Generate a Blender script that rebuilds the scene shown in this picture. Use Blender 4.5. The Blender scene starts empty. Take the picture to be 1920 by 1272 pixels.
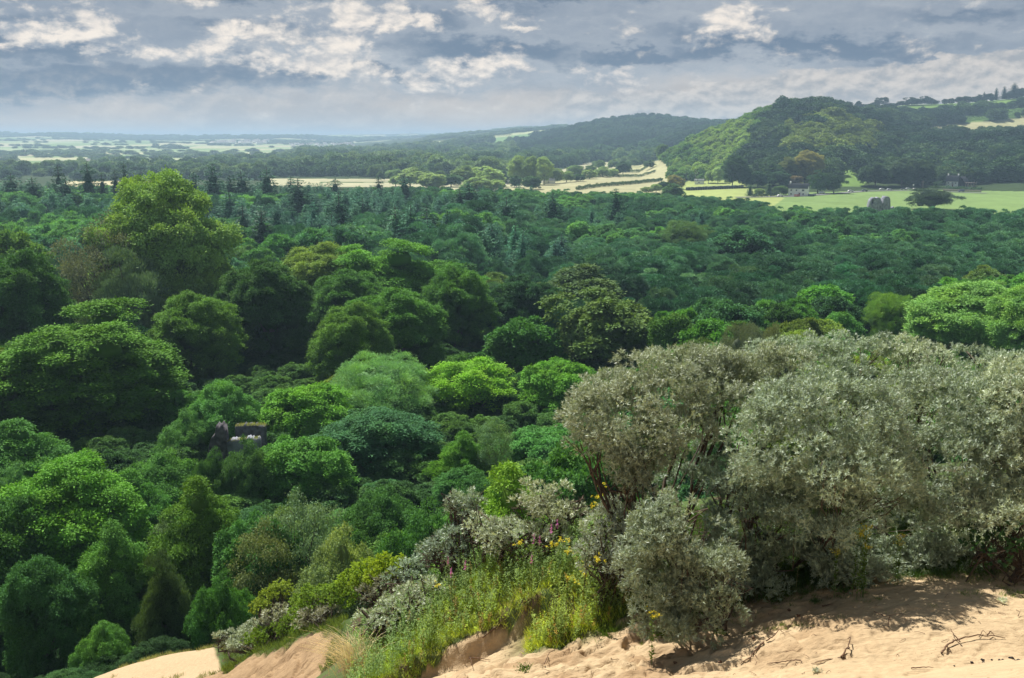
import bpy, math, numpy as np
from math import radians as R_, sin, cos, tan, atan, atan2, pi
sc = bpy.context.scene
COL = sc.collection
RNG = np.random.default_rng(11)
# ---------------------------------------------------------------- camera model (photo pixels 1920 x 1272)
FPX = 1867.0
PITCH = atan(374 / FPX)
CZ = 40.0
SP, CP = sin(PITCH), cos(PITCH)

def at(px, py, Y):
    """the world point at forward distance Y (m) that the photo shows at pixel px, py"""
    x = (px - 960) / FPX; y = -(py - 636) / FPX
    d = (x, CP + y * SP, -SP + y * CP)
    t = Y / d[1]
    return np.array((d[0] * t, Y, CZ + d[2] * t))

def proj(x, Y, z):
    dz = z - CZ
    dep = Y * CP - dz * SP
    up = Y * SP + dz * CP
    return 960 + FPX * x / dep, 636 - FPX * up / dep

def px_of(x, Y):
    return 960 + FPX * x / (np.maximum(Y, .1) * CP + 38 * SP * np.clip(1 - Y / 600, 0, 1))

# ---------------------------------------------------------------- noise
def _hash(ix, iy, iz, seed):
    h = (ix.astype(np.int64) * 374761393 + iy.astype(np.int64) * 668265263 + iz.astype(np.int64) * 2147483647 + seed * 144665) & 0xffffffff
    h = ((h ^ (h >> 13)) * 1274126177) & 0xffffffff
    h = (h ^ (h >> 16)) & 0xffffffff
    return h / 4294967295.0

def vnoise(x, y, z=0.0, seed=0):
    x, y, z = np.broadcast_arrays(np.asarray(x, float), np.asarray(y, float), np.asarray(z, float))
    ix, iy, iz = np.floor(x), np.floor(y), np.floor(z)
    fx, fy, fz = x - ix, y - iy, z - iz
    fx = fx * fx * (3 - 2 * fx); fy = fy * fy * (3 - 2 * fy); fz = fz * fz * (3 - 2 * fz)
    out = 0
    for dx in (0, 1):
        for dy in (0, 1):
            for dz in (0, 1):
                w = (fx if dx else 1 - fx) * (fy if dy else 1 - fy) * (fz if dz else 1 - fz)
                out = out + w * _hash(ix + dx, iy + dy, iz + dz, seed)
    return out

def fbm(x, y, oct=4, seed=0):
    s, a, t = 0, 1.0, 0
    for k in range(oct):
        s = s + a * vnoise(x * 2 ** k + 13.7 * k, y * 2 ** k - 7.1 * k, 0, seed + k); t += a; a *= .5
    return s / t

def sstep(a, b, x):
    t = np.clip((x - a) / (b - a), 0, 1)
    return t * t * (3 - 2 * t)

def norm(v):
    return v / np.maximum(np.linalg.norm(v, axis=-1, keepdims=True), 1e-9)

# ---------------------------------------------------------------- mesh building
class Geo:
    """collects quads / tris with material index, per-face tint"""
    def __init__(s):
        s.v = []; s.f4 = []; s.m4 = []; s.t4 = []; s.n = 0
    def quads(s, v, f, m=0, tint=.5):
        v = np.asarray(v, float).reshape(-1, 3); f = np.asarray(f, int).reshape(-1, 4)
        s.v.append(v); s.f4.append(f + s.n); s.n += len(v)
        s.m4.append(np.full(len(f), m)); s.t4.append(np.broadcast_to(np.asarray(tint, float), (len(f),)).copy())
    def leaves(s, p, d, n, L, Wd, m=0, tint=.5, fold=.12):
        """diamond leaves: base p, axis d, normal n, length L, width Wd"""
        N = len(p)
        d = norm(d); side = norm(np.cross(d, n)); n = np.cross(side, d)
        L = np.broadcast_to(L, (N,))[:, None]; Wd = np.broadcast_to(Wd, (N,))[:, None]
        v = np.empty((N, 4, 3))
        v[:, 0] = p
        v[:, 1] = p + d * L * .45 + side * Wd * .5 + n * Wd * fold
        v[:, 2] = p + d * L
        v[:, 3] = p + d * L * .45 - side * Wd * .5 + n * Wd * fold
        s.quads(v, np.arange(4 * N).reshape(N, 4), m, tint)
    def tube(s, pts, rad, m=0, k=6, tint=.5):
        pts = np.asarray(pts, float); n = len(pts)
        rad = np.broadcast_to(rad, (n,))
        tg = np.gradient(pts, axis=0); tg = norm(tg)
        ref = np.where(np.abs(tg[:, 2:3]) > .9, [[1., 0, 0]], [[0, 0, 1.]])
        a = norm(np.cross(tg, ref)); b = np.cross(tg, a)
        ang = np.arange(k) * 2 * pi / k
        ring = pts[:, None] + rad[:, None, None] * (a[:, None] * np.cos(ang)[None, :, None] + b[:, None] * np.sin(ang)[None, :, None])
        i = np.arange(n - 1)[:, None] * k; j = np.arange(k)[None]; j2 = (j + 1) % k
        f = np.stack([i + j, i + j2, i + k + j2, i + k + j], -1).reshape(-1, 4)
        s.quads(ring.reshape(-1, 3), f, m, tint)
    def ball(s, c, r, m=0, tint=.5, nu=10, nv=7, rough=0., seed=0, flat_bottom=None):
        c = np.asarray(c, float); r = np.broadcast_to(np.asarray(r, float), (3,))
        th = np.linspace(0.02, pi - .02, nv)[:, None]; ph = (np.arange(nu) * 2 * pi / nu)[None]
        u = np.stack([np.sin(th) * np.cos(ph), np.sin(th) * np.sin(ph), np.cos(th) + 0 * ph], -1)
        if rough:
            k = 1 + rough * (2 * vnoise(u[..., 0] * 2.1 + seed * 7.3, u[..., 1] * 2.1, u[..., 2] * 2.1 + seed) - 1)
            u = u * k[..., None]
        v = (c + u * r).reshape(-1, 3)
        i = np.arange(nv - 1)[:, None] * nu; j = np.arange(nu)[None]; j2 = (j + 1) % nu
        f = np.stack([i + j, i + nu + j, i + nu + j2, i + j2], -1).reshape(-1, 4)
        s.quads(v, f, m, tint)
    def box(s, c, d, rz=0, m=0, tint=.5):
        c = np.asarray(c, float); d = np.asarray(d, float) / 2
        v = np.array([[x, y, z] for z in (-1, 1) for y in (-1, 1) for x in (-1, 1)], float) * d
        ca, sa = cos(rz), sin(rz)
        v = np.stack([v[:, 0] * ca - v[:, 1] * sa, v[:, 0] * sa + v[:, 1] * ca, v[:, 2]], -1) + c
        s.quads(v, [[0, 2, 3, 1], [4, 5, 7, 6], [0, 1, 5, 4], [2, 6, 7, 3], [0, 4, 6, 2], [1, 3, 7, 5]], m, tint)
    def mesh(s, name, mats, smooth=False):
        v = np.concatenate(s.v); f = np.concatenate(s.f4)
        me = bpy.data.meshes.new(name)
        me.vertices.add(len(v)); me.vertices.foreach_set('co', v.astype(np.float32).ravel())
        me.loops.add(f.size); me.loops.foreach_set('vertex_index', f.astype(np.int32).ravel())
        me.polygons.add(len(f)); me.polygons.foreach_set('loop_start', np.arange(0, f.size, 4, dtype=np.int32))
        mi = np.concatenate(s.m4).astype(np.int32)
        if mi.any(): me.polygons.foreach_set('material_index', mi)
        if smooth: me.polygons.foreach_set('use_smooth', np.ones(len(f), bool))
        a = me.attributes.new('tint', 'FLOAT', 'FACE'); a.data.foreach_set('value', np.concatenate(s.t4).astype(np.float32))
        for m in (mats if isinstance(mats, (list, tuple)) else [mats]): me.materials.append(m)
        me.update(calc_edges=True)
        return me

def link(name, me, parent=None, loc=None, label=None, cat=None, group=None, kind=None, color=None):
    o = bpy.data.objects.new(name, me); COL.objects.link(o)
    if parent is not None: o.parent = parent
    if loc is not None: o.location = loc
    tag(o, label, cat, group, kind)
    if color is not None: o.color = (*color, 1)
    return o

def tag(o, label=None, cat=None, group=None, kind=None):
    if label: o['label'] = label
    if cat: o['category'] = cat
    if group: o['group'] = group
    if kind: o['kind'] = kind
    return o

# ---------------------------------------------------------------- materials
def newmat(name):
    m = bpy.data.materials.new(name); m.use_nodes = True
    nt = m.node_tree; nt.nodes.clear()
    out = nt.nodes.new('ShaderNodeOutputMaterial')
    return m, nt, out

def N(nt, typ, ins=None, **kw):
    n = nt.nodes.new(typ)
    for k, v in kw.items(): setattr(n, k, v)
    for k, v in (ins or {}).items():
        if isinstance(v, bpy.types.NodeSocket): nt.links.new(v, n.inputs[k])
        else: n.inputs[k].default_value = v
    return n

def mixc(nt, fac, a, b, mode='MIX'):
    n = nt.nodes.new('ShaderNodeMix'); n.data_type = 'RGBA'; n.blend_type = mode
    for k, v in ((0, fac), (6, a), (7, b)):
        if isinstance(v, bpy.types.NodeSocket): nt.links.new(v, n.inputs[k])
        else: n.inputs[k].default_value = v if k == 0 else (*v, 1) if len(v) == 3 else v
    return n.outputs[2]

def mathn(nt, op, a, b=0.0, c=None, clamp=False):
    n = nt.nodes.new('ShaderNodeMath'); n.operation = op; n.use_clamp = clamp
    for k, v in enumerate((a, b) if c is None else (a, b, c)):
        if isinstance(v, bpy.types.NodeSocket): nt.links.new(v, n.inputs[k])
        else: n.inputs[k].default_value = v
    return n.outputs[0]

def maprange(nt, v, a, b, c=0., d=1., smooth=True):
    n = N(nt, 'ShaderNodeMapRange', {0: v, 1: a, 2: b, 3: c, 4: d})
    if smooth: n.interpolation_type = 'SMOOTHSTEP'
    return n.outputs[0]

def foliage_mat(name, col=None, spread=.5, warm=(1.25, 1.12, .55), transl=.25, rough=.7, spec=.10, sat_tip=None):
    """leaf: object colour (or a fixed colour) varied leaf by leaf, clump by clump and tree by tree"""
    m, nt, out = newmat(name)
    oi = N(nt, 'ShaderNodeObjectInfo')
    t = N(nt, 'ShaderNodeAttribute', attribute_name='tint').outputs['Fac']
    base = oi.outputs['Color'] if col is None else N(nt, 'ShaderNodeRGB').outputs[0]
    if col is not None: base.default_value = (*col, 1)
    k = maprange(nt, t, 0, 1, 1 - spread, 1 + spread * 1.1, False)
    k2 = maprange(nt, oi.outputs['Random'], 0, 1, .82, 1.2, False)
    kk = mathn(nt, 'MULTIPLY', k, k2)
    cc = N(nt, 'ShaderNodeCombineColor', {0: kk, 1: kk, 2: kk}).outputs[0]
    c = mixc(nt, 1.0, base, cc, 'MULTIPLY')
    # clumps of younger, yellower leaves
    geo = N(nt, 'ShaderNodeNewGeometry')
    nz = N(nt, 'ShaderNodeTexNoise', {'Vector': geo.outputs['Position'], 'Scale': .22, 'Detail': 2.})
    f = maprange(nt, nz.outputs['Fac'], .45, .7, 0, .55)
    c = mixc(nt, f, c, mixc(nt, 1.0, c, warm, 'MULTIPLY'))
    p = N(nt, 'ShaderNodeBsdfPrincipled', {'Base Color': c, 'Roughness': rough, 'Specular IOR Level': spec})
    tr = N(nt, 'ShaderNodeBsdfTranslucent', {'Color': mixc(nt, 1.0, c, (1.25, 1.2, .55), 'MULTIPLY')})
    mx = N(nt, 'ShaderNodeMixShader', {0: transl, 1: p.outputs[0], 2: tr.outputs[0]})
    nt.links.new(mx.outputs[0], out.inputs[0])
    return m

def plain_mat(name, col, rough=.8, var=.25, scale=6., spec=.3, metal=0., bump=0.):
    m, nt, out = newmat(name)
    tc = N(nt, 'ShaderNodeNewGeometry')
    nz = N(nt, 'ShaderNodeTexNoise', {'Vector': tc.outputs['Position'], 'Scale': scale, 'Detail': 4.})
    k = maprange(nt, nz.outputs['Fac'], .3, .7, 1 - var, 1 + var, False)
    cc = N(nt, 'ShaderNodeCombineColor', {0: k, 1: k, 2: k}).outputs[0]
    c = mixc(nt, 1.0, (*col, 1), cc, 'MULTIPLY')
    p = N(nt, 'ShaderNodeBsdfPrincipled', {'Base Color': c, 'Roughness': rough, 'Specular IOR Level': spec, 'Metallic': metal})
    if bump:
        b = N(nt, 'ShaderNodeBump', {'Height': nz.outputs['Fac'], 'Strength': bump, 'Distance': .05})
        nt.links.new(b.outputs[0], p.inputs['Normal'])
    nt.links.new(p.outputs[0], out.inputs[0])
    return m

M_LEAF = foliage_mat('leaf')
M_LEAF_FAR = foliage_mat('distant_leaf', spread=.35, transl=.15)
M_NEEDLE = foliage_mat('needle', spread=.4, transl=.12, warm=(1.2, 1.1, .7), rough=.6)
M_BARK = plain_mat('bark', (.11, .095, .075), .9, .4, 3.)
M_PALEBARK = plain_mat('dead_wood', (.42, .39, .34), .85, .25, 3.)
# ================================================================ TERRAIN
def PY(Y, y):            # ground height that shows at row y at distance Y
    return at(960, y, Y)[2]
YN = np.array([600, 820, 900, 1000, 1100, 1200, 1350, 1450, 1700, 2000, 2300, 2600, 3000, 3500, 4200, 5000, 6500, 9000, 12500.])
LY = np.log(YN)
def colz(d):
    ys = sorted(d); return np.interp(LY, np.log(ys), [d[k] for k in ys])
TCOL = {
 -1500: colz({600: 0, 2300: 0, 3500: 10, 5000: 34, 6500: 60, 12500: 60}),
 0: colz({600: 0, 1450: 0, 2300: 1, 3000: 7, 3500: 13, 4200: 25, 5000: 38, 6500: 58, 12500: 54}),
 300: colz({600: 0, 2300: 1, 3000: 6, 3500: 12, 4200: 22, 5000: 34, 6500: 50, 12500: 42}),
 520: colz({600: 0, 2300: 1, 3500: 9, 4200: 16, 5000: 26, 6500: 40, 12500: 36}),
 620: colz({600: 0, 2600: 2, 3500: 9, 5000: 22, 6500: 38, 9000: 66, 12500: 60}),
 700: colz({600: 0, 2300: 1, 3000: 10, 3500: 22, 4200: 26, 6500: 40, 9000: 82, 12500: 70}),
 800: colz({600: 0, 2000: 1, 2600: 8, 3000: 22, 3500: 38, 4200: 46, 6500: 50, 9000: 92, 12500: 80}),
 900: colz({600: 0, 2000: 3, 2600: 18, 3000: 36, 3500: 54, 4200: 68, 6500: 70, 9000: 98, 12500: 80}),
 960: colz({600: 0, 1700: 0, 2300: 14, 2600: 28, 3000: 46, 3500: 66, 4200: 84, 5000: 88, 9000: 100, 12500: 80}),
 1060: colz({600: 0, 1700: 3, 2000: 15, 2300: 36, 2600: 56, 3000: 64, 3500: 82, 4200: 96, 12500: 80}),
 1130: colz({600: 0, 1700: 5, 2000: 22, 2300: 54, 2600: 80, 3000: 78, 4200: 80, 12500: 70}),
 1200: colz({600: 0, 1450: 1, 1700: 8, 2000: 28, 2300: 62, 2600: 92, 3000: 80, 12500: 70}),
 1240: colz({600: 0, 1000: 0, 1100: 8, 1200: 17, 1350: 10, 1700: 16, 2000: 32, 2300: 64, 2600: 91, 3000: 80, 12500: 70}),
 1300: colz({600: 0, 960: 0, 1100: 22, 1200: 37, 1350: 30, 1700: 30, 2600: 80, 12500: 70}),
 1340: colz({600: 0, 930: 1, 1000: 8, 1100: 28, 1200: 45, 1350: 40, 1700: 40, 2600: 77, 3000: 80, 12500: 70}),
 1400: colz({600: 0, 900: 2, 1000: 17, 1100: 45, 1200: 60, 1350: 55, 1700: 50, 2600: 76, 12500: 70}),
 1450: colz({600: 0, 880: 2, 1000: 24, 1100: 51, 1200: 76, 1350: 72, 1700: 60, 12500: 60}),
 1500: colz({600: 0, 850: 1, 900: 8, 1000: 27, 1100: 53, 1200: 79, 1350: 77, 1700: 66, 12500: 60}),
 1560: colz({600: 0, 850: 1, 900: 9, 1000: 28, 1100: 53, 1200: 76, 1350: 75, 1700: 70, 12500: 60}),
 1600: colz({600: 0, 850: 1, 900: 11, 1000: 27, 1100: 48, 1200: 66, 1350: 71, 1700: 85, 2000: 72, 12500: 60}),
 1640: colz({600: 0, 850: 1, 900: 8, 1000: 21, 1100: 40, 1200: 55, 1350: 70, 1700: 93, 2000: 80, 12500: 60}),
 1700: colz({600: 0, 860: 1, 900: 5, 1000: 15, 1100: 29, 1200: 42, 1350: 58, 1450: 67, 1700: 98, 2000: 86, 12500: 60}),
 1750: colz({600: 0, 870: 1, 900: 3, 1000: 12, 1100: 25, 1200: 38, 1350: 51, 1450: 70, 1700: 100, 2000: 90, 12500: 60}),
 1850: colz({600: 0, 870: 1, 900: 4, 1000: 16, 1100: 28, 1200: 38, 1350: 49, 1450: 76, 1700: 104, 2000: 96, 12500: 60}),
 1920: colz({600: 0, 850: 2, 900: 7, 1000: 20, 1100: 32, 1200: 40, 1350: 50, 1450: 80, 1700: 110, 2000: 100, 12500: 60}),
 2300: colz({600: 0, 850: 4, 1000: 26, 1200: 50, 1350: 62, 1450: 80, 1700: 116, 12500: 70}),
 3600: colz({600: 0, 850: 10, 1000: 40, 1200: 70, 1700: 125, 12500: 80}),
}
TPX = np.array(sorted(TCOL)); TZ = np.array([TCOL[k] for k in TPX])

def z_far(x, Y):
    px = 960 + FPX * x / (np.maximum(Y, 1) * CP)
    ly = np.log(np.clip(Y, 600, 12500))
    i = np.clip(np.searchsorted(TPX, px) - 1, 0, len(TPX) - 2)
    fx = np.clip((px - TPX[i]) / (TPX[i + 1] - TPX[i]), 0, 1)
    j = np.clip(np.searchsorted(LY, ly) - 1, 0, len(LY) - 2)
    fy = np.clip((ly - LY[j]) / (LY[j + 1] - LY[j]), 0, 1)
    z = (TZ[i, j] * (1 - fx) + TZ[i + 1, j] * fx) * (1 - fy) + (TZ[i, j + 1] * (1 - fx) + TZ[i + 1, j + 1] * fx) * fy
    z = z + (fbm(x / 120, Y / 120, 3, 5) - .5) * 7 * sstep(950, 1300, Y) * sstep(3, 25, z)
    z = z + (fbm(x / 700, Y / 1500, 3, 15) - .42) * 62 * sstep(4600, 6300, Y) * (1 - sstep(600, 900, px) * .6)
    # the dune field under the wood, rising to the foot of the big dune
    w = 1 - sstep(300, 600, Y)
    z = z + w * (2.2 * fbm(x / 45, Y / 45, 3, 9) + 3.0 * (1 - sstep(60, 170, Y)) - 1.0)
    return z

# near dune: heights through control points
NEAR_PX = [(2400,1035,15.5),(1920,1048,15.5),(1700,1060,15.5),(1560,1085,15.5),(1430,1120,15.3),(1380,1155,15.0),
 (2300,1160,12.8),(1920,1160,12.8),(1700,1165,12.8),(1500,1190,12.9),(1300,1215,13.6),
 (2300,1272,11),(1920,1272,11),(1700,1272,11.1),(1500,1272,11.4),(1300,1272,12.3),(1150,1272,12.9),(1000,1272,13.7),(870,1272,14.6),
 (1150,1178,15.2),(1050,1160,16),(960,1158,17),(1000,1060,18.0),(1100,1060,17.0),(900,1085,18.6),(850,1115,18.8),(1130,1100,16.2),(1050,1012,19),(950,1045,19.2),(800,1120,20.0),(1200,1000,18),(850,1195,17.6),(780,1235,17.2),(740,1265,17.0),
 (700,1200,19.0),(650,1165,24),(620,1235,23.0),(560,1190,26.6),(560,1262,24.2),(490,1268,26),(480,1228,30),(430,1252,33),
 (400,1215,40),(300,1232,42.5),(200,1262,43),(300,1272,39),(420,1272,35)]
NEAR_W = [(1920,20,33.3),(1500,20,32.9),(2400,22,33.6),(1920,26,31),(1500,26,30),(1920,36,24),(1500,35,23.5),(1500,50,12),(1920,50,13),
 (1100,21.5,31.4),(1100,26,26.8),(1100,35,21),(1100,50,11),(850,22.5,29.2),(850,30,23),(850,40,17),(850,52,8),
 (650,28,25.4),(650,36,19.5),(650,50,9.5),(450,47,14.0),(300,54,9),(0,46,10.5),(-400,40,11),(0,15,29.8),(0,25,23),(-400,15,28),(300,20,26.6),(300,30,21.4),
 (500,15,30.5),(500,20,27.6),(960,5,36.6),(960,2,38.3),(0,5,35.5),(1920,5,37.2),(2600,10,35.5),(0,2,38),(2300,2,38.6),(-400,5,34.8)]
_c = [at(*p) for p in NEAR_PX]
for px, Y, z in NEAR_W:
    dep = Y * CP + (CZ - z) * SP
    _c.append(np.array(((px - 960) / FPX * dep, Y, z)))
for Y in (64, 74, 90):
    for px in (-600, -200, 200, 600, 1000, 1400, 1800, 2200, 2700):
        x = (px - 960) / FPX * Y
        _c.append(np.array((x, Y, float(z_far(np.array(x), np.array(float(Y)))))))
_c = np.array(_c)
_E = 1.0
def _phi(r2): return -np.sqrt(r2 + _E)
_D = ((_c[:, None, :2] - _c[None, :, :2]) ** 2).sum(-1)
_A = np.zeros((len(_c) + 3,) * 2); n_ = len(_c)
_A[:n_, :n_] = _phi(_D) + np.eye(n_) * .03
_A[:n_, n_] = 1; _A[:n_, n_ + 1:] = _c[:, :2]; _A[n_, :n_] = 1; _A[n_ + 1:, :n_] = _c[:, :2].T
_w = np.linalg.solve(_A, np.concatenate([_c[:, 2], [0, 0, 0]]))

# the grassy lip and the eroded step below it
LIP = np.array([at(*p)[:2] for p in ((700,1272,16.6),(745,1232,17.0),(800,1198,17.3),(880,1168,17.2),(960,1132,17.1),(1060,1112,16.8),(1150,1112,16.0))])
def polydist(x, y, P):
    best = np.full(np.shape(x), 1e9); side = np.zeros(np.shape(x)); tt = np.zeros(np.shape(x))
    for k in range(len(P) - 1):
        a, b = P[k], P[k + 1]; d = b - a; L2 = d @ d
        t = np.clip(((x - a[0]) * d[0] + (y - a[1]) * d[1]) / L2, 0, 1)
        q = np.hypot(x - a[0] - t * d[0], y - a[1] - t * d[1])
        s = (x - a[0]) * d[1] - (y - a[1]) * d[0]
        m = q < best
        best = np.where(m, q, best); side = np.where(m, s, side); tt = np.where(m, k + t, tt)
    return best, side, tt

def ero_mask(x, Y):
    px = px_of(x, Y)
    return sstep(11, 13, Y) * (1 - sstep(16, 18, Y)) * sstep(700, 820, px) * (1 - sstep(1250, 1550, px))

def z_near(x, Y, detail=True):
    sh = np.shape(x); x = np.ravel(x); Y = np.ravel(Y)
    out = np.empty(len(x))
    for k in range(0, len(x), 40000):
        xs, ys = x[k:k + 40000], Y[k:k + 40000]
        r2 = (xs[:, None] - _c[None, :, 0]) ** 2 + (ys[:, None] - _c[None, :, 1]) ** 2
        out[k:k + 40000] = _phi(r2) @ _w[:n_] + _w[n_] + _w[n_ + 1] * xs + _w[n_ + 2] * ys
    if detail:
        jx = x + .35 * (fbm(x * 1.3, Y * 1.3, 3, 21) - .5) * 2; jy = Y + .35 * (fbm(x * 1.3, Y * 1.3, 3, 22) - .5) * 2
        d, s, t = polydist(jx, jy, LIP)
        fade = sstep(0, .6, t) * (1 - sstep(4.6, 6, t))
        out -= np.where(s > 0, .42 * sstep(0, .28, d) * np.exp(-np.maximum(d - .3, 0) / 1.6), 0) * fade
        e = ero_mask(x, Y)
        r = np.abs(fbm(x * .9 + Y * .5, Y * 1.5, 4, 31) - .5) * 2
        out += e * (-.10 * (1 - sstep(0, .22, r)) + .11 * (fbm(x * 1.6, Y * 2.6, 4, 33) - .5))
        tw = (fbm(x * .45, Y * .8, 3, 35) * 9) % 1.0
        out += e * .10 * (sstep(.0, .16, tw) - tw)
        out += .09 * (fbm(x * .7, Y * .7, 3, 41) - .5) + .034 * (fbm(x * 3, Y * 5, 5, 43) - .5)
        out += e * .10 * (np.abs(fbm(x * 5, Y * 7, 3, 45) - .5) * 2) * sstep(.45, .6, fbm(x * .8, Y * .8, 2, 46))
        fp = fbm(x * 4.2, Y * 6.5, 2, 47)
        out -= .030 * sstep(.60, .72, fp) * (1 - sstep(18, 20, Y))
        lb = (1 - sstep(620, 740, px_of(x, Y))) * sstep(20, 23, Y) * (1 - sstep(33, 36, Y))
        out += lb * (.35 * (fbm(x * 1.1, Y * .9, 5, 51) - .5) - .16 * (1 - sstep(0, .25, np.abs(fbm(x * .8 + Y, Y * .8 - x, 4, 52) - .5) * 2)))
    return out.reshape(sh)

def z_ground(x, Y, detail=True):
    x = np.asarray(x, float); Y = np.asarray(Y, float)
    x, Y = np.broadcast_arrays(x, Y)
    w = sstep(58, 80, Y)
    zf = z_far(x, Y)
    zn = zf.copy()
    m = Y < 80
    if m.any(): zn[m] = z_near(x[m], Y[m], detail)
    return zn * (1 - w) + zf * w
def zg(x, Y): return float(z_ground(np.array([x]), np.array([Y]))[0])

# ---------------------------------------------------------------- land cover, told by where things lie
def inpoly(px, py, P):
    P = np.asarray(P, float); r = np.zeros(np.shape(px), bool)
    for i in range(len(P)):
        x1, y1 = P[i - 1]; x2, y2 = P[i]
        c = ((y1 > py) != (y2 > py)) & (px < (x2 - x1) * (py - y1) / (y2 - y1 + 1e-9) + x1)
        r ^= c
    return r
# field outlines: (corner list as seen from the dune top, nearest Y, farthest Y, colour)
PAST = (.14, .24, .045); PALEG = (.17, .26, .085); STUB = (.38, .37, .21); CREAM = (.40, .39, .25); BRACK = (.13, .22, .05); MOSS = (.09, .17, .035)
FIELDS = [
 ([(1400,378),(1470,362),(1560,360),(1700,356),(1960,360),(1960,520),(1500,520),(1380,500)], 430, 900, PALEG),
 ([(1230,368),(1290,340),(1395,338),(1400,352),(1470,372),(1440,395),(1300,470),(1200,470)], 470, 1000, (.30, .36, .12)),
 ([(880,430),(960,352),(1240,300),(1262,322),(1250,345),(1230,430)], 450, 1500, STUB),
 ([(940,349),(1225,303),(1235,310),(950,358)], 700, 1500, (.42, .42, .22)),
 ([(960,346),(1100,305),(1160,300),(1160,314),(1000,340)], 900, 1600, CREAM),
 ([(500,335),(940,337),(960,350),(880,352),(500,350)], 650, 1400, CREAM),
 ([(600,341),(900,342),(900,343.5),(600,342.8)], 650, 1400, (.10,.14,.05)),
 ([(120,340),(320,340),(320,352),(120,352)], 650, 1100, (.5, .45, .28)),
 ([(840,345),(1010,330),(1010,350),(840,362)], 700, 1300, CREAM),
 ([(1565,312),(1625,300),(1636,322),(1610,362),(1560,362)], 830, 1030, BRACK),
 ([(1530,330),(1480,350),(1490,358),(1560,345)], 830, 1000, (.30, .36, .12)),
 ([(1700,244),(1760,237),(1800,233),(1860,227),(1960,216),(1960,252),(1900,250),(1850,249),(1790,252),(1740,253),(1710,253)], 1290, 1560, (.36, .35, .19)),
 ([(1790,222),(1960,193),(1960,214),(1800,232)], 1400, 1700, MOSS),
 ([(1590,205),(1640,200),(1960,180),(1960,196),(1700,214),(1590,216)], 1380, 2100, PAST),
 ([(640,288),(700,277),(800,266),(900,258),(1000,246),(1060,240),(1060,247),(960,258),(880,268),(800,276),(700,284)], 2700, 4700, (.38, .42, .22)),
 ([(862,284),(870,272),(955,268),(940,280)], 2300, 3600, (.40, .37, .24)),
 ([(905,262),(1000,250),(1000,262),(930,272)], 2600, 4400, (.16, .28, .10)),
]
FIELD_N = len(FIELDS)
def landcover(x, Y, z):
    """0 wood, 1.. field number, 100 farmland mosaic"""
    px, py = proj(x, Y, z)
    lc = np.zeros(np.shape(x), int)
    # farmland mosaic of the far plain
    mos = (Y > np.interp(px, [0, 330, 470, 560, 640], [1450, 1500, 1900, 2700, 2900])) & (px < 640) & (fbm(px / 90, py / 6, 3, 77) > .27)
    mos |= (Y > 1350) & (px < 190) & (fbm(px / 60, np.log(Y) * 9, 3, 79) > .45)
    mos |= (Y > 4300) & (px >= 640) & (fbm(px / 90, np.log(Y) * 9, 3, 78) > .52)
    lc[mos] = 100
    for k, (P, y0, y1, c) in enumerate(FIELDS):
        m = (Y > y0) & (Y < y1)
        if m.any():
            mm = m.copy(); mm[m] = inpoly(px[m], py[m], P)
            lc[mm] = k + 1
    return lc

def sandmask(x, Y):
    """1 bare sand, 0 turf and litter"""
    pn = px_of(x, Y)
    s = np.ones(np.shape(x))
    n1 = fbm(x * 1.2, Y * 1.2, 4, 71) - .5
    s = s * (1 - sstep(15.0, 15.5, Y + 1.4 * n1) * sstep(930, 1010, pn))
    d, sd, t = polydist(x + .5 * (fbm(x * 2, Y * 2, 3, 72) - .5), Y + .5 * (fbm(x * 2, Y * 2, 3, 73) - .5), LIP)
    pj = pn + 40 * n1
    veg = (sd < 0) & (pj > 668) & (pn < 1150) & (Y > 15) & (Y < 26)
    s = np.where(veg, .06, s)
    back = sstep(0, .8, Y - np.interp(pn, [-500, 0, 200, 330, 400, 445, 470, 560, 650, 700, 900], [30, 38, 44, 45, 43, 38, 30.5, 27.2, 25.0, 22, 19]) + 1.5 * (fbm(x * .9, Y * .9, 4, 75) - .5))
    return s * (1 - back)

def _rows():
    a = list(np.exp(np.linspace(math.log(2.0), math.log(9.5), 30, endpoint=False)))
    a += list(np.exp(np.linspace(math.log(9.5), math.log(50), 520, endpoint=False)))
    a += list(np.exp(np.linspace(math.log(50), math.log(600), 90, endpoint=False)))
    a += list(np.exp(np.linspace(math.log(600), math.log(7000), 300, endpoint=False)))
    a += list(np.exp(np.linspace(math.log(7000), math.log(12400), 16)))
    return np.array(a)
TA = np.concatenate([np.linspace(-3.2, -.68, 30, endpoint=False), np.linspace(-.68, .68, 760, endpoint=False), np.linspace(.68, 3.2, 30)])
TY = _rows()

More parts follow.
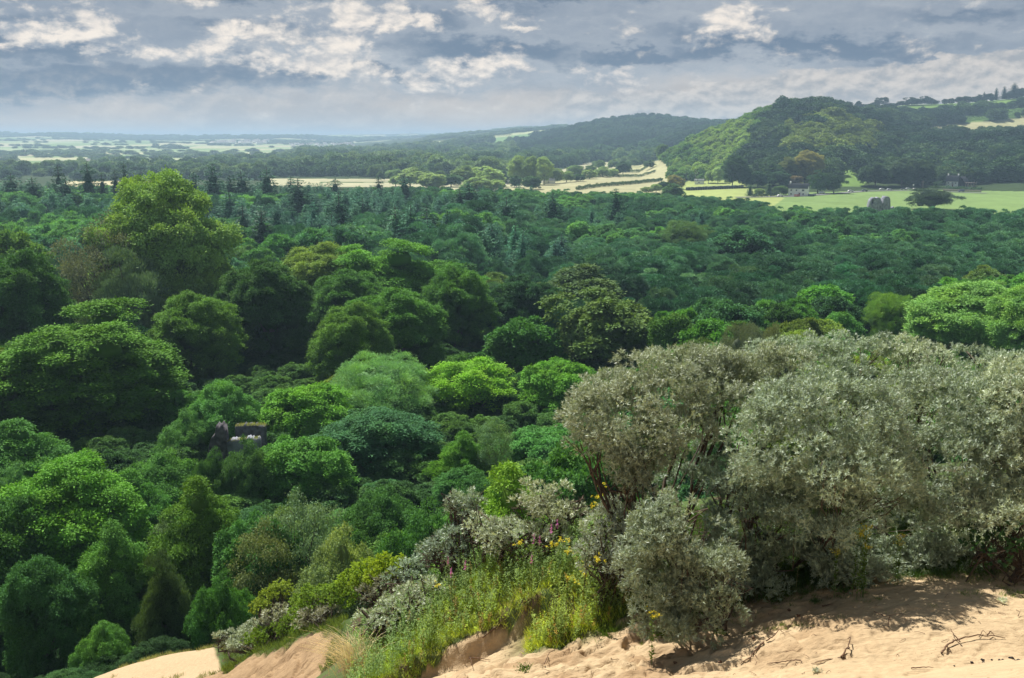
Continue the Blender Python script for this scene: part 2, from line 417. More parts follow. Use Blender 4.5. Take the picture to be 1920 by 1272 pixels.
def build_ground():
    TT, YY = np.meshgrid(TA, TY)
    X = TT * YY
    Z = z_ground(X, YY)
    px, py = proj(X, YY, Z)
    nr, nc = X.shape
    # land colours (the colour of soil, grass and crops themselves)
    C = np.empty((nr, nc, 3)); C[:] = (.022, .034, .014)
    far = YY > 380
    lc = np.zeros((nr, nc), int); lc[far] = landcover(X[far], YY[far], Z[far])
    nzf = fbm(X / 30, YY / 30, 3, 61)
    for k, (P, y0, y1, c) in enumerate(FIELDS):
        m = lc == k + 1
        C[m] = np.array(c) * (.72 + .34 * nzf[m] + .22 * fbm(X[m] / 6, YY[m] / 14, 3, 62))[:, None]
    m = lc == 100
    # mosaic cells
    wx = X[m] + 120 * fbm(X[m] / 400, YY[m] / 400, 2, 91); wy = YY[m] + 250 * fbm(X[m] / 500, YY[m] / 500, 2, 92)
    h = _hash(np.floor(wx / 210 + .3 * np.floor(wy / 330)), np.floor(wy / 330), 0 * wx, 5)
    pal = np.array([(.25, .34, .15), (.20, .30, .11), (.42, .40, .25), (.33, .40, .20), (.46, .44, .30), (.17, .26, .1), (.42, .42, .24), (.28, .36, .17)])
    C[m] = pal[(h * 7.99).astype(int)]
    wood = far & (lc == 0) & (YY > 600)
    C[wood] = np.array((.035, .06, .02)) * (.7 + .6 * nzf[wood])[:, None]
    # dune: sand, litter, turf
    nearm = YY < 80
    sand = np.zeros((nr, nc)); Xn, Yn, pn, qn = X[nearm], YY[nearm], px[nearm], py[nearm]
    s = sandmask(Xn, Yn)
    sand[nearm] = s
    sc1 = np.array((.465, .35, .215)); sc2 = np.array((.31, .205, .115)); grass = np.array((.065, .10, .03)); lit = np.array((.085, .065, .04))
    fb = fbm(X[nearm] * 1.4, YY[nearm] * 1.9, 4, 81)
    lb = (1 - sstep(640, 720, pn)) * sstep(19, 21, Yn) * (1 - sstep(33, 35, Yn))
    er = np.clip(ero_mask(Xn, Yn) * sstep(.42, .62, fb) * .8 + lb * .8, 0, 1)[:, None]
    sc = sc1 * (1 - er) + sc2 * er
    sc = sc * (.93 + .14 * fbm(Xn * 6, Yn * 6, 3, 82))[:, None]
    gl = (grass * (.6 + .8 * fb)[:, None]) * (fbm(Xn * 2.5, Yn * 2.5, 3, 83) > .42)[:, None] + lit * (fbm(Xn * 2.5, Yn * 2.5, 3, 83) <= .42)[:, None]
    C[nearm] = sc * s[:, None] + gl * (1 - s[:, None])
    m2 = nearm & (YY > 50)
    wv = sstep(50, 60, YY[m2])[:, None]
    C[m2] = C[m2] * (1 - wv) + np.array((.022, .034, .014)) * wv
    # separate sheets of one grid
    m_near = ground_mat('dune_sand', True); m_far = ground_mat('land', False)
    idx = [0, int(np.searchsorted(TY, 55)), int(np.searchsorted(TY, 600)), nr - 1]
    for nm, a, b, mt in (('sand_dune', idx[0], idx[1], m_near), ('woodland_floor', idx[1], idx[2], m_far), ('fields_and_hills', idx[2], idx[3], m_far)):
        P = np.stack([X[a:b + 1], YY[a:b + 1], Z[a:b + 1]], -1).reshape(-1, 3); r = b - a + 1
        i = np.arange(r - 1)[:, None] * nc; j = np.arange(nc - 1)[None]
        f = np.stack([i + j, i + j + 1, i + nc + j + 1, i + nc + j], -1).reshape(-1, 4)
        g = Geo(); g.quads(P, f)
        me = g.mesh(nm, mt, smooth=True)
        ca = me.attributes.new('land_colour', 'FLOAT_COLOR', 'POINT')
        ca.data.foreach_set('color', np.concatenate([C[a:b + 1].reshape(-1, 3), sand[a:b + 1].reshape(-1, 1)], 1).astype(np.float32).ravel())
        link(nm, me, kind='structure')

def ground_mat(name, near):
    m, nt, out = newmat(name)
    a = N(nt, 'ShaderNodeAttribute', attribute_name='land_colour')
    g = N(nt, 'ShaderNodeNewGeometry')
    nz = N(nt, 'ShaderNodeTexNoise', {'Vector': g.outputs['Position'], 'Scale': 9. if near else .12, 'Detail': 6., 'Roughness': .65})
    k = maprange(nt, nz.outputs['Fac'], .3, .7, .86, 1.12, False)
    cc = N(nt, 'ShaderNodeCombineColor', {0: k, 1: k, 2: k}).outputs[0]
    c = mixc(nt, 1.0, a.outputs['Color'], cc, 'MULTIPLY')
    p = N(nt, 'ShaderNodeBsdfPrincipled', {'Roughness': .95, 'Specular IOR Level': .1})
    if near:
        # dark grains and bits of litter strewn on the sand
        v = N(nt, 'ShaderNodeTexVoronoi', {'Vector': g.outputs['Position'], 'Scale': 16.})
        n2 = N(nt, 'ShaderNodeTexNoise', {'Vector': g.outputs['Position'], 'Scale': .8, 'Detail': 3.})
        f = mathn(nt, 'MULTIPLY', maprange(nt, v.outputs['Distance'], .10, .17, 1, 0), maprange(nt, n2.outputs['Fac'], .50, .62, 0, .75))
        c = mixc(nt, f, c, (.12, .075, .04))
        n3 = N(nt, 'ShaderNodeTexNoise', {'Vector': g.outputs['Position'], 'Scale': 45., 'Detail': 4.})
        mp = N(nt, 'ShaderNodeMapping', {'Vector': g.outputs['Position'], 'Scale': (5., 14., 5.), 'Rotation': (0, 0, .5)})
        n4 = N(nt, 'ShaderNodeTexNoise', {'Vector': mp.outputs[0], 'Scale': 1., 'Detail': 3.})
        h = mathn(nt, 'ADD', mathn(nt, 'MULTIPLY', n3.outputs['Fac'], .25), mathn(nt, 'MULTIPLY', n4.outputs['Fac'], 1.))
        b = N(nt, 'ShaderNodeBump', {'Height': h, 'Strength': .8, 'Distance': .05})
        nt.links.new(b.outputs[0], p.inputs['Normal'])
    nt.links.new(c, p.inputs['Base Color'])
    nt.links.new(p.outputs[0], out.inputs[0])
    return m
build_ground()
# ================================================================ TREES
def fib(n, rng, zmin=-1.):
    k = np.arange(n) + .5
    z = 1 - (1 - zmin) * k / n; ph = k * 2.39996 + rng.random() * 6
    u = np.stack([np.sqrt(1 - z * z) * np.cos(ph), np.sqrt(1 - z * z) * np.sin(ph), z], -1)
    return norm(u + rng.normal(0, .16, u.shape))

def crown_broad(seed, R, Ht, zb, nl, ncl, k, leaf, wid, flat=.6, up=.5, lr=(.24, .40), shape=1.0, pend=.15, rnd=.5, core=True, spread=.34, asym=.15, nsub=11, ragged=.15):
    """a crown of leaf clusters gathered on many uneven lobes; returns Geo and the lobe centres"""
    rng = np.random.default_rng(seed)
    g = Geo()
    hz = (Ht - zb) / 2; cz = zb + hz
    u = fib(nl, rng, -.75)
    semi = np.array((R, R, hz))
    # egg shape: wider below or above
    rad = (.62 + .20 * rng.random((nl, 1)))
    wz = 1 + (shape - 1) * np.clip(u[:, 2:3], -1, 1)
    c = u * semi * rad * np.concatenate([wz, wz, np.ones_like(wz)], 1)
    c[:, 0] += asym * R * rng.normal(); c[:, 1] += asym * R * rng.normal()
    c[:, 2] += cz
    r = R * rng.uniform(lr[0], lr[1], nl) * np.where(rng.random(nl) < .2, 1.3, 1.)
    ni = nl // 4
    ci = rng.normal(0, .3, (ni, 3)) * semi + (0, 0, cz + .25 * hz); ri = R * rng.uniform(.25, .38, ni)
    c = np.concatenate([c, ci]); r = np.concatenate([r, ri])
    # boughs carry smaller sprays, sprays carry leaf tufts
    ns = max(4, int(nsub)); bi = np.repeat(np.arange(len(c)), ns)
    o = norm(c - np.array((0, 0, cz - .3 * hz)))
    sd_ = norm(rng.normal(size=(len(bi), 3)) + .9 * o[bi] + np.array((0, 0, up * .8)))
    sc_ = c[bi] + sd_ * r[bi][:, None] * rng.uniform(.70, 1.15 + ragged, (len(bi), 1)) * np.array((1, 1, .85))
    sr = r[bi] * rng.uniform(.26, .48, len(bi))
    DM = np.linalg.norm(sc_[:, None] - c[None], axis=2) / r[None]; DM[np.arange(len(bi)), bi] = 9
    kp = (DM.min(1) > .70) & (sc_[:, 2] > zb * .7); sc_, sr, sd_ = sc_[kp], sr[kp], sd_[kp]
    n = (ncl * sr ** 2 / (sr ** 2).sum()).astype(int) + 1
    li = np.repeat(np.arange(len(sc_)), n)
    d = norm(rng.normal(size=(len(li), 3)) + .7 * sd_[li] + np.array((0, 0, up)))
    p = sc_[li] + d * sr[li][:, None] * rng.uniform(.6, 1.15, (len(li), 1)) * np.array((1, 1, .8))
    keep = np.ones(len(p), bool)
    for q0 in range(0, len(p), 2000):
        D = np.linalg.norm(p[q0:q0 + 2000, None] - sc_[None], axis=2) / sr[None]; D[np.arange(len(D)), li[q0:q0 + 2000]] = 9
        keep[q0:q0 + 2000] = (D.min(1) > .55) & (p[q0:q0 + 2000, 2] > zb * .8)
    p, d, li = p[keep], d[keep], li[keep]
    # leaf clusters: flattened tufts
    nn = norm(d * (1 - flat) + np.array((0, 0, 1.)) * flat + rng.normal(0, .15, d.shape))
    M = len(p)
    off = rng.normal(0, spread * .8, (M, k, 3)); dot = (off * nn[:, None]).sum(-1, keepdims=True)
    off = off - nn[:, None] * dot * .65
    P = (p[:, None] + off).reshape(-1, 3)
    LN = norm(np.repeat(nn, k, 0) + rng.normal(0, rnd, (M * k, 3)))
    ax = norm(off.reshape(-1, 3) + .6 * np.repeat(d, k, 0) * spread + rng.normal(0, .4, P.shape) * spread + np.array((0, 0, -pend)))
    tint = np.clip(rng.random(len(sc_))[np.repeat(li, k)] * .35 + np.repeat(rng.random(M), k) * .25 + rng.random(M * k) * .4, 0, 1)
    g.leaves(P, ax, LN, leaf * rng.uniform(.7, 1.3, M * k), wid * rng.uniform(.7, 1.3, M * k), 0, tint)
    if core:
        for i in range(0, len(c), 1):
            if rng.random() < .75: g.ball(c[i] * np.array((.84, .84, 1)) - (0, 0, r[i] * .15), r[i] * .58, 0, .12, 8, 6, .35, i)  # opaque dark balls added inside the crown to stop light
    return g, c, r

def trunk_geo(seed, Ht, zb, c, r, rad=.28, nb=12, k=6, wob=.25):
    rng = np.random.default_rng(seed + 99)
    g = Geo()
    top = Ht * .62
    zs = np.linspace(-.6, top, 8)
    w = np.cumsum(rng.normal(0, wob * .3, (8, 2)), 0); w[0] = 0; w[1] *= .2
    T = np.stack([w[:, 0], w[:, 1], zs], -1)
    g.tube(T, np.linspace(rad * 1.25, rad * .35, 8), 0, k)
    for i in rng.permutation(len(c))[:nb]:
        z0 = rng.uniform(.28, .9) * min(top, max(c[i][2], 1.2)); a = np.array([np.interp(z0, zs, T[:, 0]), np.interp(z0, zs, T[:, 1]), z0])
        b = c[i] + (0, 0, r[i] * .3); m = (a + b) / 2 + np.array((*rng.normal(0, .25, 2), .35))
        t = np.linspace(0, 1, 6)[:, None]
        g.tube((1 - t) ** 2 * a + 2 * t * (1 - t) * m + t * t * b, np.linspace(rad * .45, rad * .1, 6), 0, 5)
    return g

def twigs(g, rng, c, r, n, rad=.03, m=0, out=1.25, fan=4):
    """bare forked twigs reaching out of a crown"""
    for i in rng.integers(0, len(c), n):
        d = norm(rng.normal(size=3) + np.array((0, 0, .9)))
        a = c[i]; b = a + d * r[i] * out
        g.tube(np.array([a, (a + b) / 2 + rng.normal(0, .12, 3), b]), [rad * 1.6, rad, rad * .4], m, 4)
        for _ in range(fan):
            s = a + (b - a) * rng.uniform(.3, .8); e = s + norm(d + rng.normal(0, .6, 3)) * r[i] * .6
            g.tube(np.array([s, (s + e) / 2 + rng.normal(0, .05, 3), e]), [rad * .8, rad * .5, rad * .2], m, 3)

def conifer_spruce(seed, Ht, R, zb, whorls, leaf=.34, droop=.25, ragged=.3, dens=1.):
    rng = np.random.default_rng(seed); g = Geo(); tr = Geo()
    tr.tube([(0, 0, -.5), (.05, 0, Ht * .5), (0, .03, Ht)], [.26, .16, .03], 0, 6)
    P, A, Nn, T = [], [], [], []
    for i in range(whorls):
        f = (i + rng.uniform(-.3, .3)) / whorls; z = zb + (Ht - zb) * f
        rr = R * (1 - f) ** .8 * rng.uniform(1 - ragged, 1 + ragged * .5) + .18
        nb = int(5 + 4 * (1 - f)); a0 = rng.random() * 6
        for b in range(nb):
            a = a0 + b * 2 * pi / nb + rng.normal(0, .2); L = rr * rng.uniform(.7, 1.15)
            n = max(3, int(L * 9 * dens)); t = np.sort(rng.random(n)) ** .8
            x = L * t; zz = z + .25 * L * t - (droop + .25) * L * t * t
            w = rng.normal(0, .16 + .10 * L * (1 - abs(2 * t - 1)), n)
            p = np.stack([x * cos(a) - w * sin(a), x * sin(a) + w * cos(a), zz - np.abs(rng.normal(0, .12, n))], -1)
            P.append(p); d = np.array((cos(a), sin(a), -.1)) + rng.normal(0, .5, (n, 3)); A.append(d)
            Nn.append(np.array((0, 0, 1.)) + rng.normal(0, .5, (n, 3))); T.append(np.clip(.25 + .6 * rng.random(n) + .15 * t, 0, 1))
            if b % 2 == 0: tr.tube([(0, 0, z), (x[-1] * .6 * cos(a), x[-1] * .6 * sin(a), zz[-1])], [.04, .015], 0, 3)
    P = np.concatenate(P); M = len(P)
    P = np.repeat(P, 3, 0) + rng.normal(0, .10, (3 * M, 3))
    A = np.repeat(np.concatenate(A), 3, 0) + rng.normal(0, .5, (3 * M, 3)); Nn = np.repeat(np.concatenate(Nn), 3, 0) + rng.normal(0, .4, (3 * M, 3))
    g.leaves(P, A, Nn, leaf * rng.uniform(.7, 1.3, 3 * M), leaf * .42, 0, np.repeat(np.concatenate(T), 3))
    t = np.linspace(0, 1, 6)
    for z0 in np.linspace(.08, .72, 6): g.ball((0, 0, zb + (Ht - zb) * z0), (R * .5 * (1 - z0), R * .5 * (1 - z0), (Ht - zb) * .10), 0, .1, 8, 5)  # dark balls added inside the cone, stopping light like the crown cores
    return g, tr

MESH = {}
SPEC = {}
def proto(key, crown, trunk, R, Ht, cm=None, tm=None):
    V_ = np.concatenate(crown.v); Ht = float(np.percentile(V_[:, 2], 99.3)); R = float(np.percentile(np.hypot(V_[:, 0], V_[:, 1]), 95))
    MESH[key] = (crown.mesh('crown_' + key, cm or M_LEAF), trunk.mesh('trunk_' + key, tm or M_BARK)); SPEC[key] = (R, Ht)

def mk(key, seed, R, Ht, zb, nl, ncl, k, leaf, wid, tm=None, nb=12, rad=.28, tw=0, **kw):
    g, c, r = crown_broad(seed, R, Ht, zb, nl, ncl, k, leaf, wid, **kw)
    t = trunk_geo(seed, Ht, zb, c, r, nb=nb, rad=rad)
    if tw: twigs(t, np.random.default_rng(seed), c, r, tw, out=1.5)
    proto(key, g, t, R, Ht, tm=tm)

# close trees (fine leaves)
mk('ashA', 1, 5.6, 14, .4, 52, 7600, 11, .26, .15, lr=(.20, .36), flat=.35, up=.5, shape=.95, pend=.2, spread=.34)
mk('ashB', 2, 5.2, 14, .4, 46, 6600, 11, .26, .15, lr=(.20, .38), flat=.4, shape=.90, asym=.15, spread=.34)
mk('sycA', 3, 6.2, 14, 1.0, 48, 6500, 11, .30, .22, lr=(.20, .34), flat=.5, up=.5, rnd=.4, spread=.36)
mk('sycB', 4, 6.0, 13, 1.0, 40, 5800, 11, .30, .22, lr=(.22, .38), flat=.5, up=.5, rnd=.4, spread=.36, asym=.2)
mk('shrubA', 5, 5.5, 8, .2, 34, 5000, 11, .22, .14, lr=(.22, .36), flat=.35, spread=.28)
mk('willow', 6, 6.0, 12, .6, 46, 7000, 13, .32, .055, lr=(.22, .36), flat=.1, up=.9, pend=-.25, rnd=.7, spread=.34)
# domed dense trees
mk('domeA', 7, 7.5, 16, 1.0, 110, 15000, 11, .23, .16, lr=(.13, .24), flat=.78, up=.9, rnd=.33, spread=.36, asym=.0, ragged=.05)
mk('domeB', 8, 7.0, 16, 1.5, 70, 12000, 11, .24, .17, lr=(.16, .30), flat=.75, up=.9, rnd=.35, spread=.38)
mk('flattop', 9, 6.0, 11, 2.5, 26, 3600, 11, .28, .20, lr=(.20, .34), flat=.92, up=1.3, rnd=.25, core=False, shape=1.15, nb=22, spread=.48)
mk('poplar', 16, 7.5, 22, 1.0, 120, 14000, 11, .28, .20, lr=(.14, .24), flat=.3, shape=.85, up=.4, spread=.42, asym=.02)
mk('sparse', 12, 5.5, 13, 1.0, 40, 2600, 9, .26, .12, lr=(.18, .34), flat=.3, core=False, nb=30, tw=70, spread=.4)
mk('birch', 13, 3.4, 12, 2.0, 30, 1700, 9, .20, .10, lr=(.18, .34), flat=.3, core=False, nb=26, tw=26, pend=.5, rad=.14, spread=.4)
mk('cone_willow', 14, 3.0, 8.5, .2, 40, 5200, 11, .20, .06, lr=(.22, .36), flat=.1, up=.8, shape=.5, pend=-.2, spread=.24)
# middle distance
mk('midA', 21, 5.2, 12, .8, 40, 3000, 10, .40, .30, lr=(.20, .36), flat=.55, up=.7)
mk('midB', 22, 4.8, 12, .8, 34, 2800, 10, .40, .26, lr=(.20, .38), flat=.45, up=.7, shape=.8)
mk('midC', 23, 5.5, 11, .6, 50, 3200, 10, .40, .30, lr=(.16, .30), flat=.65, up=.8)
mk('midD', 24, 4.2, 12, .8, 30, 2800, 11, .42, .12, lr=(.22, .40), flat=.1, up=1.0, pend=-.4, rnd=.7)     # feathery pine-like
mk('midE', 25, 4.6, 11, .8, 40, 3000, 11, .42, .12, lr=(.18, .34), flat=.1, up=1.0, pend=-.4, rnd=.7)
for m_ in ('midD', 'midE'): MESH[m_][0].materials[0] = M_NEEDLE
a, b = conifer_spruce(31, 15, 3.4, 1.0, 26); proto('spruceA', a, b, 3.4, 15, M_NEEDLE)
a, b = conifer_spruce(32, 15, 4.2, 1.5, 20, ragged=.55, droop=.05); proto('spruceB', a, b, 4.2, 15, M_NEEDLE)
a, b = conifer_spruce(33, 15, 2.8, 1.0, 24, ragged=.4); proto('spruceC', a, b, 2.8, 15, M_NEEDLE)
# far crowns: fewer, larger leaf tufts
for i, (key, fl, shp) in enumerate((('farA', .5, 1.), ('farB', .3, .8), ('farC', .6, 1.), ('farD', .4, .9))):
    g, c, r = crown_broad(50 + i, 5, 10, .2, 16, 330, 7, 1.0, .75, nsub=5, lr=(.26, .44), flat=fl, shape=shp, spread=.6)
    t = Geo(); t.tube([(0, 0, -1), (0, 0, 5)], [.3, .2], 0, 5)
    proto(key, g, t, 5, 10, M_LEAF_FAR)
for key in ('farA', 'farB', 'farC', 'farD'): MESH[key][0].name = 'distant_' + key

TREES = []     # (x, Y, radius) of hand-placed trees, for spacing
def place_tree(name, cat, label, species, px, ytop, wpx, Y, color, group=None, rot=None, base=None, parts=True, xyz=None, R=None, H=None):
    if xyz is None:
        p = at(px, ytop, Y); z0 = zg(p[0], Y); H = p[2] - z0; R = wpx / FPX * Y * 1.0 / 2; x = p[0]
    else:
        x, Y, z0 = xyz
    if xyz is None and 'spruce' not in species: R = max(R, H * (.24 if species in ('birch', 'cone_willow') else .34))
    r0, h0 = SPEC[species]
    rot = RNG.random() * 6.28 if rot is None else rot
    sc_ = (R / r0, R / r0, H / h0)
    if not parts:
        o = link(name, MESH[species][0], loc=(x, Y, z0), label=label, cat=cat, group=group, color=lum(color))
        o.scale = sc_; o.rotation_euler = (0, 0, rot); return o
    e = bpy.data.objects.new(name, None); COL.objects.link(e); e.location = (x, Y, z0); e.rotation_euler = (0, 0, rot); e.scale = sc_
    e.empty_display_size = .5
    tag(e, label, cat, group)
    link('crown', MESH[species][0], e, color=lum(color)); link('trunk', MESH[species][1], e)
    return e

G1 = (.050, .125, .016); G2 = (.036, .100, .018); G3 = (.024, .070, .018); OL = (.070, .112, .022); YG = (.080, .175, .015)
BG = (.022, .068, .034); PG = (.075, .150, .060); GR = (.060, .085, .040); BR = (.085, .080, .045); DK = (.014, .044, .016); CN = (.018, .056, .034); CN2 = (.026, .068, .036)
HAND = [
 # name, category, label, species, px, top, width, Y, colour
 ('ash_tree','tree','bright leafy ash tree filling the lower left corner, tallest of the nearest trees','ashA',130,868,300,76,G1),
 ('sycamore_tree','tree','mid green tree with yellowish shoots just right of the corner ash tree','ashB',385,905,230,69,(.058,.120,.018)),
 ('willow_bush','bush','dark grey green cone shaped willow bush above the lower sand patch','cone_willow',308,1045,140,58,(.034,.060,.026)),
 ('sapling','tree','small light green sapling at the edge of the lower left sand patch','shrubA',190,1172,120,52,(.055,.130,.030)),
 ('thin_willow','tree','thin see-through willow with visible stems behind the bramble mounds','birch',560,930,120,66,(.075,.120,.065)),
 ('thin_willow','tree','sparse pale tree with dark stems left of the thin willow','birch',500,985,90,63,(.085,.110,.045)),
 ('sallow_bush','bush','grey green sallow bush peeping over the bramble mounds','shrubA',640,1003,130,60,(.085,.120,.050)),
 ('alder_tree','tree','dark rounded alder low in the hollow left of the buckthorn ridge','shrubA',722,922,190,79,(.034,.085,.022)),
 ('hazel_tree','tree','rounded green tree right below the ivy-grown ruin','sycB',560,832,200,94,(.045,.120,.020)),
 ('hazel_tree','tree','low tree directly in front of the woodland ruin','shrubA',462,829,130,93,(.048,.105,.030)),
 ('elder_bush','bush','elder bush hiding the foot of the broken tower of the woodland ruin','shrubA',402,850,75,93,(.042,.100,.026)),
 ('hazel_tree','tree','broad bushy tree left of and below the woodland ruin','shrubA',300,848,200,92,(.040,.100,.022)),
 ('elder_tree','tree','rounded tree cut by the left edge, halfway down the photo','ashB',40,790,230,95,(.036,.095,.022)),
 ('elder_tree','tree','small tree with pale leaf tips in the lower left under the rounded edge tree','shrubA',30,880,130,84,(.05,.11,.04)),
 ('maple_tree','tree','bright yellow green maple left of the pale feathery willow','sycA',575,725,200,116,(.060,.150,.018)),
 ('willow_tree','tree','pale blue green feathery willow, the palest crown in the middle of the wood','willow',712,672,250,130,PG),
 ('oak_tree','tree','dark blue green tree in front of the pale feathery willow','ashA',700,775,260,104,(.026,.075,.030)),
 ('maple_tree','tree','bright flat-topped maple with spreading layers right of the pale willow','flattop',900,680,200,134,YG),
 ('maple_tree','tree','bright green layered tree touching the left side of the big grey buckthorn','sycB',1040,683,170,132,(.062,.155,.020)),
 ('aspen_tree','tree','slim pale aspen standing between the bright maple and the buckthorn','birch',925,790,70,98,(.070,.125,.060)),
 ('ash_tree','tree','green ash below the flat-topped maple','ashB',860,815,130,98,G1),
 ('ash_tree','tree','dark leafy tree directly left of the big buckthorn','sycB',1020,815,190,104,(.034,.100,.022)),
 ('hawthorn_tree','tree','dark low tree in the hollow below the big buckthorn on the left','shrubA',900,905,170,84,(.030,.082,.020)),
 ('sycamore_tree','tree','young tree with large bright lime leaves right behind the small buckthorns','ashB',975,884,120,44,(.095,.175,.022)),
 ('sycamore_tree','tree','dense dark young tree behind the yellow ragwort by the big buckthorn','sycA',1065,862,160,62,(.040,.105,.025)),
 ('beech_tree','tree','huge domed beech tree at the left edge, the widest crown of all','domeA',146,576,352,122,(.046,.112,.012)),
 ('young_tree','tree','light green young tree above the woodland ruin','ashA',420,720,140,112,(.045,.115,.030)),
 ('young_tree','tree','small green tree between the domed beech and the ruin','shrubA',350,775,130,108,(.045,.105,.030)),
 ('oak_tree','tree','domed oak just right of the huge beech','domeB',350,557,190,150,(.048,.105,.014)),
 ('oak_tree','tree','very dark dense tree left of centre with black shade below it','domeB',505,495,200,165,(.026,.068,.014)),
 ('oak_tree','tree','olive topped tree behind the very dark one left of centre','domeB',600,460,190,205,OL),
 ('oak_tree','tree','bright domed tree on the crest of the dark grove near the middle','domeA',735,452,230,198,(.045,.115,.016)),
 ('oak_tree','tree','domed tree in front of the crest of the dark grove','domeB',665,512,190,180,(.036,.100,.016)),
 ('oak_tree','tree','tall dark tree at the right end of the dark grove','domeB',850,507,160,178,(.036,.092,.016)),
 ('chestnut_tree','tree','tiered tree with pale leaf edges in front of the dark grove','domeB',665,572,170,148,(.050,.108,.016)),
 ('chestnut_tree','tree','domed tree with bleached dead branches in its middle','domeB',755,547,210,158,(.040,.105,.016)),
 ('oak_tree','tree','dark rounded tree in the middle of the wood right of the grove','domeB',965,522,160,188,DK),
 ('oak_tree','tree','rough olive green oak with a wide crown left above the buckthorn','midC',1115,548,240,160,(.050,.085,.026)),
 ('oak_tree','tree','shaggy grey green oak behind the rough olive oak','midC',1085,500,200,215,(.048,.085,.032)),
 ('hazel_tree','tree','small dark green tree among the shade below the dark rounded oak','midA',985,600,150,158,(.032,.095,.018)),
 ('poplar_tree','tree','tall bright green poplar, the highest crown, at the upper left','poplar',298,335,232,180,(.120,.205,.055)),
 ('dying_tree','tree','grey brown thinning tree with bare twigs left of the tall poplar','sparse',175,415,170,172,(.065,.080,.050)),
 ('grey_willow','tree','grey green willow below the tall poplar','midE',235,470,150,165,(.060,.095,.048)),
 ('holm_oak','tree','dark dense tree at the left edge above the domed beech','domeB',40,478,210,150,(.024,.066,.014)),
 ('lime_tree','tree','light green tree at the far left edge below the conifers','midA',20,440,150,200,(.050,.100,.025)),
 ('poplar_tree','tree','wide glowing light green tree at the right edge above the buckthorn','poplar',1825,533,240,172,(.085,.165,.045)),
 ('poplar_tree','tree','glowing light green tree cut by the right edge of the photo','poplar',1930,545,170,160,(.080,.155,.045)),
 ('lime_tree','tree','rounded light green tree left of the glowing pair on the right','willow',1672,552,120,186,(.085,.165,.040)),
 ('sallow_bush','bush','dull grey rounded bush just above the crest of the buckthorn','willow',1412,612,110,120,(.075,.095,.060)),
 ('olive_willow','tree','soft pale tree in the middle distance left of centre','willow',1280,415,100,330,(.06,.11,.05)),
 ('oak_tree','tree','dark spreading oak right of the centre of the wood','midC',1400,432,150,300,(.02,.062,.03)),
]
VIS = {(130,868):1210,(385,905):1190,(308,1045):1235,(190,1172):1250,(560,930):1090,(500,985):1100,(640,1003):1080,(722,922):1060,(560,832):960,(462,829):960,(402,850):940,(300,848):980,(575,725):830,(712,672):800,(700,775):900,
 (900,680):840,(1040,683):820,(146,576):862,(350,557):730,(505,495):790,(600,460):530,(735,452):570,(665,512):590,(850,507):660,(665,572):700,(755,547):690,(965,522):640,(1115,548):690,(300,335):540,(185,412):540,(245,462):580,(40,478):580,
 (1825,533):680,(1930,545):680,(1672,552):650,(420,720):810,(350,775):870,(40,790):900}
def lum(c): return tuple(np.array(c) * FOL)
FOL = 2.6
HAND += [
 ('ash_tree','tree','leafy green tree squeezed between the corner ash and the yellowish sycamore','ashB',248,885,180,82,(.040,.110,.022)),
 ('elm_tree','tree','tree cut by the left edge just below the corner ash tree top','sycA',25,935,190,72,(.036,.095,.022)),
 ('ash_tree','tree','young tree in front of the gap right of the corner ash, with pale shoots','ashB',195,990,170,66,(.050,.120,.024)),
 ('hazel_tree','tree','leafy tree between the yellowish sycamore and the see-through willows','sycB',470,985,150,65,(.036,.098,.026)),
 ('hazel_tree','tree','dark leafy tree at the left edge near the bottom of the photo','ashA',60,1055,190,60,(.026,.072,.020)),
 ('hazel_tree','tree','low tree between the cone shaped willow and the bramble mounds','shrubA',418,1085,140,56,(.034,.092,.022)),
 ('hawthorn_tree','tree','bushy green tree above the bramble mounds and left of the ragwort slope','shrubA',800,965,150,62,(.034,.090,.022)),
]
for h in HAND:
    place_tree(h[0], h[1], h[2], h[3], h[4], h[5], h[6], h[7], h[8])
    p = at(h[4], h[5], h[7]); yb_ = proj(p[0], h[7], zg(p[0], h[7]))[1]; TREES.append((p[0], h[7], h[6] / FPX * h[7] / 2, VIS.get((h[4], h[5]), h[5] + .5 * (yb_ - h[5])), h[5]))

# single tall conifers breaking the skyline, left to right
SKYC = [(20,338,60,470,'spruceB'),(60,345,50,450,'spruceA'),(108,322,34,430,'spruceC'),(122,345,60,420,'spruceB'),(163,319,44,450,'spruceB'),(190,333,24,455,'spruceC'),(215,330,26,470,'spruceC'),(232,316,26,450,'spruceC'),
 (265,335,40,460,'spruceB'),(340,343,40,470,'spruceA'),(362,335,44,430,'spruceB'),(398,323,50,455,'spruceB'),(430,340,36,480,'spruceA'),(452,334,60,480,'spruceB'),(500,328,50,470,'spruceB'),(545,342,36,500,'spruceA'),
 (210,420,40,190,'spruceC'),(558,348,60,400,'spruceA'),(635,372,50,330,'spruceA'),(628,342,40,500,'spruceB'),(710,338,26,520,'spruceC'),(758,340,50,500,'spruceB'),(880,352,50,420,'spruceA'),(740,395,60,330,'spruceB'),(862,360,40,420,'spruceC'),
 (1155,362,34,400,'spruceA'),(490,405,46,280,'spruceC'),(455,398,40,300,'spruceC'),(1036,372,44,380,'spruceA'),(800,398,60,320,'spruceA'),(950,380,60,360,'spruceB'),(430,372,60,360,'spruceB'),(680,380,60,370,'spruceA')]
k_ = {}
